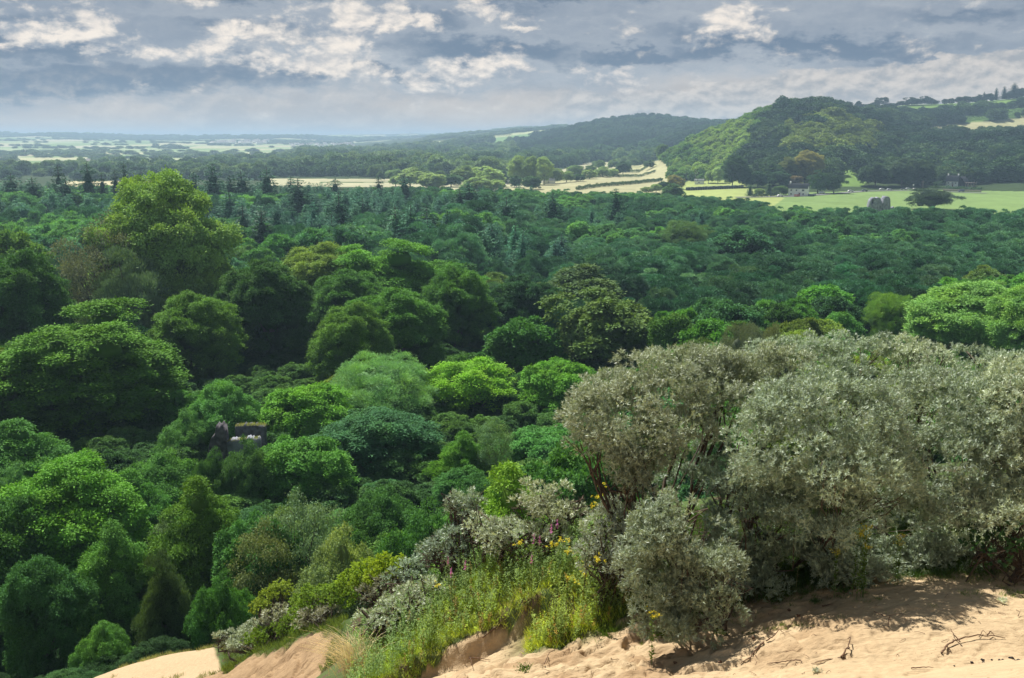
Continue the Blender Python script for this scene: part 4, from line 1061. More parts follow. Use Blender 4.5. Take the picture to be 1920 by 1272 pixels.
mound('low green leaves glowing beneath the leftmost buckthorns', [(510,1195,26,12,29.6),(545,1180,26,12,29.2),(480,1208,20,9,30.0),(575,1182,20,9,28.4)], (.17,.28,.04), 34, dens=.7, name='ground_ivy_patch')
mound('broad-leaved dark green plants at the foot of the bushes by the right edge', [(1880,1020,40,24,14.6),(1915,1000,40,26,14.6),(1850,1038,24,12,14.4),(1935,1035,34,20,14.4)], (.06,.14,.06), 35, dens=.22, name='nettle_patch')

# ---------------- herbs, flowers
def herb_geo(g, rng, base, h, lean=.15, n=26, leaf=.09, wid=.020, mat=0, tint=None, stem=.004, top=None, droop=.1):
    a = rng.random() * 6.28; top_ = base + np.array((cos(a) * lean * h, sin(a) * lean * h, h)) 
    t = np.linspace(0, 1, 5)[:, None]; path = base + (top_ - base) * t + np.array((cos(a), sin(a), 0)) * (t * t - t) * lean * h * .6
    g.tube(path, np.linspace(stem, stem * .5, 5), mat, 3, .35)
    f = rng.uniform(.12, 1., n); P = base + (top_ - base) * f[:, None] + np.array((cos(a), sin(a), 0)) * ((f * f - f) * lean * h * .6)[:, None]
    ang = np.arange(n) * 2.4; D = np.stack([np.cos(ang), np.sin(ang), rng.uniform(.1, 1.1, n) - droop], -1)
    Nn = np.stack([-np.cos(ang) * .5, -np.sin(ang) * .5, np.ones(n)], -1) + rng.normal(0, .2, (n, 3))
    g.leaves(P, D, Nn, leaf * (1.15 - .6 * f) * rng.uniform(.7, 1.3, n), wid, mat, np.clip(rng.random(n) * .6 + (rng.random() if tint is None else tint) * .4, 0, 1))
    return top_

rg = np.random.default_rng(77)
def vegpts(n, px0, px1, Y0, Y1, mask, seed):
    r = np.random.default_rng(seed); px = r.uniform(px0, px1, n); Y = np.sqrt(r.uniform(Y0 ** 2, Y1 ** 2, n))
    x = (px - 960) / FPX * (Y * CP + 7 * SP); k = mask(x, Y, px); x, Y = x[k], Y[k]
    return np.stack([x, Y, z_ground(x, Y)], -1)
herbs = vegpts(5200, 640, 1180, 15, 23, lambda x, Y, px: (sandmask(x, Y) < .25) & (polydist(x, Y, LIP)[0] < np.interp(px, [650, 800, 1180], [3.2, 3.0, 2.0])) & (rg.random(len(x)) < .30 + .5 * (fbm(x, Y, 2, 4) > .45)), 1)
gs = [Geo(), Geo(), Geo()]
for i, p in enumerate(herbs):
    k = 0 if rg.random() < .62 else 1 if rg.random() < .7 else 2
    hh = rg.uniform(.22, .68) * (1.15 if k == 0 else .8)
    herb_geo(gs[k], rg, p, hh, .2, int(30 if k == 0 else 22), .085 if k == 0 else .055, .017 if k == 0 else .022)
for g, c, nm, lb in zip(gs, [(.22, .34, .13), (.30, .44, .08), (.28, .22, .08)], ['willowherb_stand', 'wild_herbs', 'dry_herbs'], ['grey green leafy herbs crowding the grassy slope below the buckthorns', 'yellow green herbs along the grassy lip', 'reddish brown withered herbs among the green ones']):
    link(nm, g.mesh(nm, M_HERB), label=lb, kind='stuff', color=c)
# grass: blades over the turf, thin on the sand's edge
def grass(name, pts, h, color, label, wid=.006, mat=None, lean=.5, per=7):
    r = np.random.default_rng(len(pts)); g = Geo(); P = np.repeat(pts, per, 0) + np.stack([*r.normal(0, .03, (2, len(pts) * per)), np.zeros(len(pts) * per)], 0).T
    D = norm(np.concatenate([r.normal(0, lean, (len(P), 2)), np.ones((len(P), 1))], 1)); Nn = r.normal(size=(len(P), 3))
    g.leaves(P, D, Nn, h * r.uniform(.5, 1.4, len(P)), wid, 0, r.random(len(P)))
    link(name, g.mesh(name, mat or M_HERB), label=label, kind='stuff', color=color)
lipm = lambda x, Y, px: (sandmask(x, Y) < .3) & (polydist(x, Y, LIP)[0] < 3.2)
grass('grass', vegpts(15000, 640, 1200, 15, 23, lipm, 2), 0.17, (.36, .50, .09), 'bright short grass along the grassy lip above the sand')
grass('pale_grass', vegpts(5000, 640, 1160, 15, 20, lambda x, Y, px: (sandmask(x, Y) < .4) & (polydist(x, Y, LIP)[0] < .55), 3), .09, (.45, .50, .26), 'pale mossy grass on the very edge of the eroded lip')
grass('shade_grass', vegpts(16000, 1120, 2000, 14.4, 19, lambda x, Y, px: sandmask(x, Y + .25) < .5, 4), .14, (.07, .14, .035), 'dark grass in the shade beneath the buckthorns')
grass('sand_grass', vegpts(2600, 1200, 1960, 13.2, 16.2, lambda x, Y, px: (fbm(x * 1.3, Y * 2.4, 3, 5) > .63), 5), .06, (.16, .24, .06), 'thin green grass tufts coming through the sand near the bushes', per=9)
grass('bank_grass', vegpts(15000, 380, 760, 22, 46, lambda x, Y, px: (sandmask(x, Y) < .6) & (sandmask(x, Y - 2.4) > .3), 6), .22, (.13, .19, .05), 'grass along the far edge of the left sand banks', wid=.012)
grass('sparse_bank_grass', vegpts(5000, 150, 470, 33, 46, lambda x, Y, px: fbm(x * .6, Y * .5, 3, 6) > .55, 7), .18, (.30, .32, .15), 'thin pale grass on the lower left sand patch', wid=.014, per=6)

def flower_plant(name, label, px, py, h, kind, group=None, stems=1, Y=None):
    """a plant rooted in the ground whose flower head shows at px, py"""
    if Y is None: b = onground(px, py, h)
    else:
        p = at(px, py, Y); b = np.array((p[0], Y, zg(p[0], Y))); h = max(.15, p[2] - b[2])
    e = bpy.data.objects.new(name, None); COL.objects.link(e); e.location = b
    tag(e, label, 'flower', group)
    g = Geo(); fl = Geo(); r = np.random.default_rng(int(px * 7 + py))
    for s in range(stems):
        q = np.array((*r.normal(0, .05 * (stems > 1), 2), 0.)) 
        hh = h * (1 if s == 0 else r.uniform(.7, .98))
        a = q + (0, 0, hh * .8)
        herb_geo(g, r, q, hh * .86, .04, int(26 + 20 * hh), .10 if kind != 'ragwort' else .075, .022 if kind != 'ragwort' else .03, stem=.006)
        if kind == 'ragwort':
            top = q + np.array((0, 0, hh * .86))
            for _ in range(9 if hh > .5 else 6):
                d = r.normal(0, .055, 3); d[2] = abs(d[2]) * .5 + .05; c = top + d
                g.tube(np.array([top - (0, 0, .05), c]), [.003, .002], 0, 3)
                n = 12; fl.leaves(np.repeat(c[None], n, 0) + r.normal(0, .012, (n, 3)), r.normal(0, 1, (n, 3)) * (1, 1, .3), np.array((0, 0, 1.)) + r.normal(0, .3, (n, 3)), .022, .013, 0, r.random(n))
        else:
            n = 46; f = r.random(n); c = q + np.stack([r.normal(0, .008, n), r.normal(0, .008, n), hh * .80 + f * .20 * min(1, hh + .3)], -1)
            fl.leaves(c, r.normal(0, 1, (n, 3)), np.array((0, 0, 1.)) + r.normal(0, .5, (n, 3)),   .027 * (1.2 - .7 * f), .020 * (1.2 - .7 * f), 0, r.random(n))
    link('leafy_stem', g.mesh('flower_leaves', M_HERB), e, color=(.14, .24, .06) if kind == 'ragwort' else (.15, .22, .08))
    link('flower_head', fl.mesh('flower_head', M_YELLOW if kind == 'ragwort' else M_PINK), e)
for px, py in ((1045,976),(1034,984),(1001,1000),(1012,1004),(997,1043),(840,1046),(872,1052),(846,1068)):
    sd_ = 'by the flat-topped buckthorn' if px > 1020 else 'at the left end of the flower slope' if px < 900 else 'in the middle of the flower slope'
    flower_plant('willowherb_flower', f'pink willowherb spike {sd_}', px, py, 1.0, 'pink', group=f'pink willowherbs {sd_}')
for px, py, h, st, lb, Y in ((1125,893,1.0,4,'big yellow ragwort high up beside the left flank of the large buckthorn',17.2),(975,1012,.95,1,'yellow ragwort left of the pink flowers in the middle of the slope',None),
  (1036,1020,.95,1,'yellow ragwort, lower one of the pair right of the pink flowers',None),(1052,1012,.95,2,'yellow ragwort, upper one of the pair right of the pink flowers',None),(1122,1032,.95,1,'yellow ragwort poking out of the dull grey buckthorn',15.3),
  (1105,1061,.5,1,'orange yellow ragwort below the dull grey buckthorn, topmost of three',None),(1095,1080,.45,1,'yellow ragwort below the dull grey buckthorn, middle of three',None),(1083,1098,.4,1,'yellow ragwort below the dull grey buckthorn, lowest of three',None),
  (1064,1087,.45,1,'greenish yellow ragwort just left of the three below the grey buckthorn',None),(818,1099,.5,1,'yellow ragwort low on the left of the flower slope',None),(1225,1143,.45,1,'small yellow ragwort growing against the low front buckthorn',13.1),
  (1622,972,1.0,5,'tall yellow ragwort clump under the central buckthorn',14.3),(1685,1000,.62,2,'single yellow ragwort right of the tall clump',14.6),(1465,1048,.5,1,'small faded ragwort on the shaded grass left of the tall clump',None),(1570,1028,.35,1,'small orange ragwort in the shade just left of the tall clump',14.6)):
    flower_plant('ragwort', lb, px, py, h, 'ragwort', stems=st, Y=Y)

def stalk(label, px0, py0, px1, py1, n=20, color=(.16, .20, .06), leaf=.05):
    b = onground(px0, py0); tp_ = at(px1, py1, b[1]); g = Geo(); r = np.random.default_rng(px0)
    h = tp_[2] - b[2]
    herb_geo(g, r, np.zeros(3), h, .05, n, leaf, .014, stem=.006)
    o = link('weed_stalk', g.mesh('weed_stalk', M_HERB), loc=b, label=label, cat='plant', color=color)
stalk('pale bare stalk on the shaded grass, rightmost of the thin stalks', 1545,1085,1537,1020, 4, (.35,.33,.18))
stalk('thin stalk with seed heads at the edge of sand and shade', 1492,1112,1487,1058, 12, (.30,.30,.14))
stalk('upright green weed at the right foot of the low front buckthorn', 1407,1125,1402,1060, 30, (.16,.26,.05))
stalk('tall leafy weed before the drooping tier of the right-hand buckthorn', 1877,1045,1872,935, 40, (.13,.18,.06), .06)
stalk('dark leafy weed right of the ragwort and left of the nettles', 1823,1052,1822,1003, 30, (.10,.15,.05))

# pale woolly seedlings
for px, py, s, lb in ((1655,1092,.16,'white woolly seedling standing on the sand just below the ragwort'),(1878,1132,.13,'pale grey seedling on the open sand at the right'),(1304,1210,.12,'pale grey seedling below the low front buckthorn'),(1530,1262,.10,'pale seedling at the bottom edge of the sand')):
    b = onground(px, py); g = Geo(); r = np.random.default_rng(px); n = 70
    d = r.normal(0, .7, (n, 3)); d[:, 2] = abs(d[:, 2]) + .4
    g.leaves(r.normal(0, s * .22, (n, 3)) * (1, 1, .3) + (0, 0, s * .15), d, r.normal(size=(n, 3)), s * .6, s * .14, 0, r.random(n))
    link('seedling', g.mesh('seedling', M_WHITE), loc=b, label=lb, cat='plant')
for px, py, s, lb in ((1582,1112,.12,'round green moss cushion on the sand below the ragwort'),(1528,1133,.09,'small green tuft left of and below the moss cushion'),(1455,1130,.12,'flat grey green rosette at the edge of the shade'),(1352,1190,.10,'tiny green tuft under the low front buckthorn on its right'),(1240,1196,.16,'dark green cushion at the foot of the low front buckthorn'),
   (985,1262,.12,'small green weed at the bottom edge left of centre'),(1045,1195,.10,'small weed rooted in the eroded bank')):
    b = onground(px, py); g = Geo(); r = np.random.default_rng(px); n = 160
    d = r.normal(0, .9, (n, 3)); d[:, 2] = abs(d[:, 2]) + .3
    g.leaves(r.normal(0, s * .5, (n, 3)) * (1, 1, .2) + (0, 0, s * .1), d, r.normal(size=(n, 3)), s * .55, s * .12, 0, r.random(n))
    link('green_tuft', g.mesh('green_tuft', M_HERB), loc=b, label=lb, cat='plant', color=(.10, .17, .05))

# marram tuft: long pale blades arching left
b = onground(672, 1262); g = Geo(); r = np.random.default_rng(3)
for i in range(330):
    a = r.normal(pi * .80, .75); L = r.uniform(.45, 1.35); ln = r.uniform(.25, 1.0)
    p0 = np.array((*r.normal(0, .16, 2), 0.)); t = np.linspace(0, 1, 6)[:, None]
    dirx = np.array((cos(a), sin(a) * .5, 0))
    pts = p0 + dirx * (t ** 1.6) * L * ln + np.array((0, 0, 1.)) * (t - .38 * t ** 2.4) * L * (1.1 - .3 * ln)
    g.tube(pts, np.linspace(.0045, .0015, 6), 0, 3, r.random())
link('marram_tuft', g.mesh('marram_tuft', M_STRAW), loc=b, label='large tuft of straw coloured marram grass arching out over the pinkish sand bank', cat='grass tuft')

# sticks, roots
def stick(label, pts, w=.012, name='driftwood_stick', lift=.02, forks=()):
    P = [onground(px, py) + (0, 0, lift + dz) for px, py, dz in pts]; P = np.array(P); o0 = P[0].copy(); g = Geo()
    def path(Q, w0, w1):
        n = len(Q); t = np.linspace(0, n - 1, n * 4); Q2 = np.stack([np.interp(t, np.arange(n), Q[:, k]) for k in range(3)], -1)
        Q2 += np.random.default_rng(int(abs(Q[0, 0]) * 99)).normal(0, w * .35, Q2.shape)
        g.tube(Q2 - o0, np.linspace(w0, w1, len(Q2)), 0, 5)
    path(P, w, w * .35)
    for f in forks: path(np.array([onground(px, py) + (0, 0, lift + dz) for px, py, dz in f]), w * .7, w * .25)
    link(name, g.mesh(name, M_STICK, True), loc=o0, label=label, cat='stick')
stick('large forked brown stick lying across the sand at the lower right', [(1765,1236,0),(1775,1222,.02),(1795,1207,.03),(1830,1203,.03),(1860,1203,.02),(1884,1200,0)], .014, forks=[[(1800,1210,.03),(1788,1200,.05),(1780,1193,.06)],[(1772,1221,.02),(1784,1229,.0)],[(1850,1203,.03),(1856,1197,.05),(1864,1201,.03)]])
stick('small hooked twig lying just above the large forked stick', [(1836,1198,0),(1842,1191,.02),(1852,1193,0)], .006)
stick('straight short stick on the open sand left of centre', [(1541,1142,.0),(1563,1136,.0)], .012)
stick('bent brown branch sticking up from the sand near the bottom', [(1578,1238,0),(1588,1225,.06),(1594,1231,.02)], .014, forks=[[(1585,1238,0),(1550,1245,0),(1520,1250,0)],[(1588,1226,.05),(1594,1210,.03),(1588,1206,.0)]])
stick('thin long twig flat on the sand at the bottom left of the bent branch', [(1500,1245,0),(1480,1244,.01),(1460,1248,0),(1437,1254,0)], .009, forks=[[(1462,1247,0),(1442,1250,.01)]])
stick('dark root curling out of the sand below the low front buckthorn', [(1436,1208,0),(1450,1203,.03),(1460,1192,.04),(1470,1194,.0)], .010, name='exposed_root')
stick('dead root running down the sand below the dark curled one', [(1432,1210,0),(1418,1225,.01),(1405,1238,.01),(1388,1250,0)], .014, name='exposed_root', forks=[[(1412,1230,0),(1420,1240,0)]])
stick('little upright twig shaped like a wedge on the open sand', [(1664,1177,0),(1667,1168,.07),(1672,1176,0)], .007)
stick('long thin curved root tracing across the open sand', [(1638,1152,0),(1660,1159,.0),(1690,1155,.01),(1700,1166,0)], .005, name='exposed_root')
stick('brown stick lying near the ragwort at the top of the sand', [(1722,1088,0),(1735,1084,.02),(1768,1080,0)], .009, forks=[[(1735,1084,.02),(1742,1091,0)]])
stick('short dark stick on the sand at the bottom right of centre', [(1708,1258,0),(1730,1257,.01),(1750,1255,0)], .009)
stick('dark straight stick lying on the pale eroded sand left of centre', [(880,1242,.0),(900,1240,.02),(920,1244,.0)], .012, forks=[[(882,1242,0),(888,1262,0)]])
stick('forked dead root hanging from the eroded bank', [(905,1205,0),(925,1196,.04),(940,1190,.06)], .012, name='exposed_root', forks=[[(918,1200,.03),(938,1201,.03)]])
stick('thin black twig against the sandy hollow by the low front buckthorn', [(1318,1190,0),(1330,1180,.04)], .008)
stick('short twig at the right edge of the sand', [(1908,1163,0),(1912,1157,.03)], .006)
stick('twig lying in the hollow above the eroded bank', [(1020,1250,0),(1030,1232,.05),(1046,1222,.03)], .008)
r = np.random.default_rng(66)
for i in range(90):
    px, py = (r.uniform(1180, 1560), r.uniform(1130, 1270)) if i < 55 else (r.uniform(1560, 1915), r.uniform(1075, 1260)) if i < 75 else (r.uniform(860, 1180), r.uniform(1180, 1268))
    b = onground(px, py); L = r.uniform(.04, .16); a = r.random() * 6.28; g = Geo(); u = np.array((cos(a), sin(a), 0.)) * L
    g.tube(np.array([(0, 0, .008), u * .5 + (*r.normal(0, L * .12, 2), .012 + r.random() * .02), u + (0, 0, .006)]), [.004, .0035, .002], 0, 4)
    sd_ = 'below the low front buckthorn' if i < 55 else 'on the open sand at the right' if i < 75 else 'on the eroded bank left of the front buckthorn'
    link('twig', g.mesh('twig', M_STICK), loc=b, label='tiny dead twig lying ' + sd_, cat='twig', group='twigs ' + sd_)
# dead mossy clump hanging on the bank
b = onground(1050, 1190); g = Geo(); r = np.random.default_rng(8); n = 900
g.leaves(r.normal(0, 1, (n, 3)) * (.10, .16, .10) + (0, 0, .12), r.normal(0, 1, (n, 3)), r.normal(size=(n, 3)), .05, .016, 0, r.random(n))
link('hanging_turf', g.mesh('hanging_turf', M_HERB), loc=b, label='dark green clump of turf hanging on the eroded sand bank', cat='turf clump', color=(.05, .07, .025))
# charcoal pieces
r = np.random.default_rng(21)
for i in range(46):
    px = r.normal(1866, 26) if i < 36 else r.uniform(1735, 1915); py = 1249 - (px - 1866) * .10 + r.normal(0, 4.5) if i < 36 else r.uniform(1240, 1268)
    b = onground(px, py); s = r.uniform(.008, .020) * (1.6 if i == 36 else 1)
    g = Geo(); g.ball((0, 0, s * .5), (s * 1.3, s, s * .8), 0, .5, 7, 5, .8, i)
    link('charcoal_piece', g.mesh('charcoal_piece', M_COAL), loc=b, label='bit of black charcoal scattered on the sand in the lower right corner', cat='charcoal', group='charcoal bits scattered on the sand')
for px, py in ((1412,1205),(1786,1071),(1480,1150),(1497,1158),(1350,1245),(1265,1250)):
    b = onground(px, py); g = Geo(); g.ball((0, 0, .012), (.03, .025, .02), 0, .5, 8, 6, .8, px)
    link('dark_clod', g.mesh('dark_clod', M_STICK), loc=b, label='small dark clod lying on the sand below the buckthorns', cat='clod', group='dark clods on the sand')
# undergrowth at the foot of the dune
pts = []
r = np.random.default_rng(41)
for i in range(620):
    px = r.uniform(-120, 1000); Y = r.uniform(45, 78); x = (px - 960) / FPX * (Y * CP + 25 * SP)
    if float(sandmask(np.array([x]), np.array([Y]))[0]) > .1 or (Y < 50 and px > 120 and px < 460): continue
    if px > 460 and Y < 55: continue
    s = r.uniform(.8, 1.7); pts.append((x, Y, zg(x, Y), s, s * r.uniform(.7, 1.2), r.random() * 6.28))
pts = np.array(pts)
for k, c in enumerate([(.018, .046, .014), (.026, .062, .018), (.014, .034, .011)]): scatter('undergrowth', 'shrubA', pts[k::3], c, 'dark leafy undergrowth at the foot of the dune')
# ================================================================ THINGS IN THE VALLEY
def far_at(px, py, Y0=380, Y1=9000):
    Y = np.exp(np.linspace(math.log(Y0), math.log(Y1), 1500)); P = np.array([at(px, py, y) for y in Y])
    dz = P[:, 2] - z_ground(P[:, 0], P[:, 1]); k = np.where(dz <= 0)[0]; k = k[0] if len(k) else len(Y) - 1
    return np.array((P[k, 0], P[k, 1], zg(P[k, 0], P[k, 1])))
WIL = (.15, .21, .095); WIL2 = (.115, .17, .075); DKT = (.020, .050, .026); MDT = (.035, .075, .030); GOLD = (.12, .12, .040)
VT = [ # px, top, width, base row, species, colour, name, label
 (770,316,58,352,'midC',WIL,'willow_tree','round pale willow, leftmost of the sunlit willows on the flood plain'),
 (808,326,48,357,'midA',WIL,'willow_tree','pale willow in front of and right of the leftmost flood plain willow'),
 (742,330,30,350,'midB',WIL2,'willow_tree','small pale tree at the left foot of the flood plain willows'),
 (846,328,40,351,'midA',MDT,'willow_tree','greener low tree in the gap between the two willow clumps'),
 (878,312,54,347,'midC',WIL2,'willow_tree','pale willow at the back of the right willow clump'),
 (912,313,56,350,'midC',WIL,'willow_tree','large pale willow crowning the right willow clump'),
 (893,334,60,364,'midB',WIL2,'willow_tree','grey green willow in front of the right willow clump'),
 (930,338,30,360,'midA',WIL,'willow_tree','little pale tree at the right foot of the right willow clump'),
 (970,294,34,347,'poplar',WIL,'poplar_tree','tall pale poplar, left one of three on the flood plain'),
 (996,295,34,347,'poplar',WIL2,'poplar_tree','tall pale poplar, middle one of three on the flood plain'),
 (1020,296,32,347,'poplar',WIL,'poplar_tree','tall pale poplar, right one of three on the flood plain'),
 (945,318,24,345,'spruceA',DKT,'dark_tree','narrow dark tree at the left foot of the three poplars'),
 (968,330,22,352,'midA',MDT,'round_tree','small round tree in front of the three poplars on the left'),
 (995,331,34,356,'midA',MDT,'round_tree','broader dark round tree in front of the three poplars'),
 (1040,316,30,344,'midA',WIL2,'round_tree','pale tree just right of the three poplars'),
 (1062,322,24,342,'midB',WIL2,'round_tree','pale small tree, second to the right of the poplars'),
 (1084,327,22,341,'midA',MDT,'round_tree','low green tree, third to the right of the poplars'),
 (1105,319,26,336,'midA',WIL,'round_tree','pale round bush-like tree among the cream fields'),
 (1130,313,30,332,'midC',WIL2,'round_tree','round tree at the upper edge of the diagonal fields'),
 (1150,317,20,332,'midA',WIL,'round_tree','small pale tree right of the round one on the diagonal fields'),
 (1168,304,26,328,'midA',MDT,'round_tree','darker round tree at the top corner of the diagonal fields'),
 (1265,329,36,356,'midC',GOLD,'round_tree','upper yellowish tree of the pair beside the dark retaining wall'),
 (1263,345,44,378,'midC',MDT,'round_tree','lower dark tree of the pair beside the dark retaining wall'),
 (1243,341,20,360,'midA',DKT,'round_tree','dark small tree just left of the pair by the retaining wall'),
 (1230,346,22,362,'midB',WIL2,'round_tree','pale shrub, nearest to the left of the pair by the retaining wall'),
 (1212,351,22,362,'midA',WIL,'round_tree','low pale shrub farther left of the pair by the retaining wall'),
 (1328,320,18,344,'midB',WIL2,'edge_tree','slender pale tree at the foot of the steep round hill'),
 (1346,314,22,344,'midB',WIL,'edge_tree','brighter pale tree at the foot of the steep round hill'),
 (1373,292,50,352,'domeB',(.030,.068,.030),'oak_tree','big dark oak with a lit left edge at the foot of the round hill'),
 (1399,314,26,352,'midB',DKT,'edge_tree','dark tree leaning on the right side of the big dark oak'),
 (1420,322,34,352,'midA',DKT,'edge_tree','dark rounded tree left above the white house'),
 (1442,303,44,348,'midC',MDT,'edge_tree','mid green tree on the slope above the white house'),
 (1462,322,36,352,'midA',DKT,'edge_tree','very dark tree directly behind the white house garden'),
 (1508,284,58,345,'domeB',GOLD,'chestnut_tree','golden topped tree standing highest behind the white house'),
 (1478,296,44,347,'midC',(.08,.10,.035),'edge_tree','olive tree to the left of the golden topped one'),
 (1490,330,24,352,'midA',(.10,.085,.055),'blossom_tree','small pinkish grey tree above the roof of the white house'),
 (1533,320,38,363,'midE',(.030,.060,.034),'ash_tree','left one of the two dark trees right of the white house'),
 (1563,321,38,363,'midE',(.036,.066,.038),'ash_tree','right one of the two dark trees right of the white house'),
 (1406,347,15,368,'spruceC',DKT,'cypress_tree','dark cypress at the left end of the white house garden'),
 (1442,345,16,366,'spruceC',DKT,'cypress_tree','dark cypress in the middle of the white house garden'),
 (1424,354,18,367,'midA',WIL2,'garden_tree','pale small tree between the two garden cypresses'),
 (1465,349,26,366,'midA',(.06,.11,.04),'garden_tree','light green tree touching the left wall of the white house'),
 (1745,350,80,393,'midE',(.045,.075,.050),'hawthorn_tree','lone grey green spreading tree standing on the open meadow'),
 (1672,398,22,410,'midA',DKT,'hawthorn_tree','small dark bush right of the castle ruin'),
 (1640,305,60,352,'midC',(.026,.052,.030),'dark_oak','dark tree beside the bright bracken slope, above the parked cars'),
 (1690,298,60,350,'midC',(.034,.058,.036),'dark_oak','grey green tree above the middle of the row of parked cars'),
 (1728,302,44,350,'midA',(.030,.054,.028),'dark_oak','brownish green tree above the right end of the parked cars'),
 (1780,302,32,340,'midC',(.030,.072,.036),'dark_oak','round tree right behind the cottage roof'),
]
for px, yt, wp, yb, spc, colr, nm, lb in VT:
    b = far_at(px, yb); dist = b[1]
    zt = at(px, yt, dist)[2]; H = max(3., zt - b[2]); Rr = wp / FPX * dist / 2 * 1.1
    place_tree(nm, 'bush' if 'shrub' in lb or 'bush' in lb.split(',')[0][-12:] else 'tree', lb, spc, 0, 0, 0, 0, colr, xyz=tuple(b), R=Rr, H=H)
r = np.random.default_rng(93)
for i in range(46):
    px = r.uniform(700, 1235); yb = r.uniform(326, 346) if px < 940 else r.uniform(320, 338) - max(0, (px - 1000) * .05)
    if 990 < px and yb > 340 - (px - 1000) * .1: continue
    b = far_at(px, yb, 700); s_ = r.uniform(4.5, 8.5)
    place_tree('flood_plain_tree', 'tree', 'smaller pale tree scattered between the willows and the cream fields of the flood plain', ['midA', 'midB', 'midC'][i % 3], 0, 0, 0, 0, [(.10, .16, .075), (.075, .125, .055), (.05, .09, .04)][i % 3], group='small trees on the flood plain', xyz=tuple(b), R=s_, H=s_ * r.uniform(1.3, 1.8), parts=False)
r = np.random.default_rng(91)
for i, px in enumerate(range(1098, 1245, 11)):
    b = far_at(px, 302 - (px - 1098) * .02, 1200); 
    place_tree('avenue_tree', 'tree', 'tree in the sunlit row running between the fields and the second hill', 'midA', 0, 0, 0, 0, (.065,.115,.045), group='row of trees below the second hill', xyz=tuple(b), R=r.uniform(6, 8), H=r.uniform(13, 18), parts=False)
# skyline of the right ridge
RIDGE = [(1611,190,13,'midB'),(1622,196,20,'midA'),(1640,192,24,'midC'),(1656,183,26,'flattop'),(1672,194,24,'midA'),(1690,190,24,'midC'),(1709,183,30,'midC'),(1722,186,20,'midA'),(1737,181,24,'midC'),(1750,188,20,'midA'),
 (1772,186,10,'midA'),(1785,185,11,'midA'),(1797,182,14,'midB'),(1811,181,16,'midA'),(1826,182,14,'midA'),(1838,178,18,'midC'),(1846,173,9,'spruceA'),(1856,176,16,'midA'),(1869,166,13,'spruceB'),(1884,163,14,'spruceB'),(1903,157,24,'spruceA'),(1896,172,18,'midA'),(1918,166,22,'midA'),(1935,160,24,'midC'),
 (1815,212,12,'midA'),(1870,206,18,'midA'),(1850,212,9,'midA'),(1700,205,30,'midC'),(1740,206,34,'midC'),(1775,208,26,'midC'),(1915,210,10,'midA'),(1775,216,26,'midA'),(1660,207,30,'midC'),(1620,212,26,'midA')]
for px, yt, wp, spc in RIDGE:
    Y = 1680 if yt < 200 else 1500 if px > 1790 else 1560
    p = at(px, yt, Y); z0 = zg(p[0], Y); H = max(6, p[2] - z0)
    sky_ = 'standing out on the skyline of the right-hand ridge' if yt < 200 else 'just below the skyline of the right-hand ridge'
    o = place_tree('ridge_conifer' if 'spruce' in spc else 'ridge_tree', 'conifer' if 'spruce' in spc else 'tree', ('pointed dark conifer ' if 'spruce' in spc else 'dark rounded tree ') + sky_, spc, 0, 0, 0, 0, (.010,.026,.014), group=('conifers ' if 'spruce' in spc else 'round trees ') + sky_, xyz=(p[0], Y, z0), R=max(wp / FPX * Y / 2 * 1.15, H * .16), H=H, parts=False)

# hedges
def hedge(label, pts, h=2., w=1.6, color=(.04, .075, .03), name='hedge', Y0=380):
    P = np.array([far_at(px, py, Y0) for px, py in pts]); r = np.random.default_rng(int(pts[0][0]))
    seg = np.linalg.norm(np.diff(P, axis=0), axis=1); L = seg.sum(); n = int(L * 26 * max(1, h / 2)); n = min(n, 9000)
    s = r.random(n) * L; cs = np.concatenate([[0], np.cumsum(seg)]); Q = np.stack([np.interp(s, cs, P[:, k]) for k in range(3)], -1)
    Q[:, 0] += r.normal(0, w * .35, n); Q[:, 1] += r.normal(0, w * .35, n); Q[:, 2] = z_ground(Q[:, 0], Q[:, 1])
    hh = h * (.75 + .6 * vnoise(s / 3., 0 * s, 0, 3)); Q[:, 2] += r.random(n) ** .6 * hh
    o = P[0].copy(); g = Geo(); g.leaves(Q - o, r.normal(size=(n, 3)), r.normal(0, .6, (n, 3)) + (0, 0, 1), .75, .6, 0, r.random(n))
    link(name, g.mesh(name, M_LEAF_FAR), loc=o, label=label, cat='hedge', color=lum(color))
hedge('upper dark hedge line slanting across the sunlit fields', [(1009,344),(1120,333),(1229,323)], 2.6)
hedge('lower dark hedge line slanting across the sunlit fields', [(1080,357),(1160,348),(1242,339)], 2.6)
hedge('scrubby hedge along the top of the slanting fields', [(1060,331),(1130,323),(1215,314)], 3.)
hedge('low hedge between the cottage garden and the road', [(1770,354),(1800,357),(1842,357)], 2.2, color=(.028,.06,.03))
hedge('clipped round bushes in front of the cottage windows', [(1752,349),(1772,348),(1790,348)], 3.2, 3., color=(.024,.05,.026))
hedge('dark hedge between the meadow and the white house garden', [(1410,370),(1440,369),(1462,368)], 2.4, color=(.020,.04,.024))
hedge('hedge dividing the brown field from the green one on the right ridge', [(1690,238),(1790,229),(1870,219),(1960,209)], 6, 5, color=(.014,.030,.014), Y0=1280)
hedge('hedge under the pale field on the far rise', [(700,276),(800,268),(900,261),(960,256)], 6, 5, color=(.03,.05,.03), Y0=2300)
hedge('hedge above the pale field on the far rise', [(760,266),(860,260),(960,253)], 6, 5, color=(.03,.05,.03), Y0=2800)

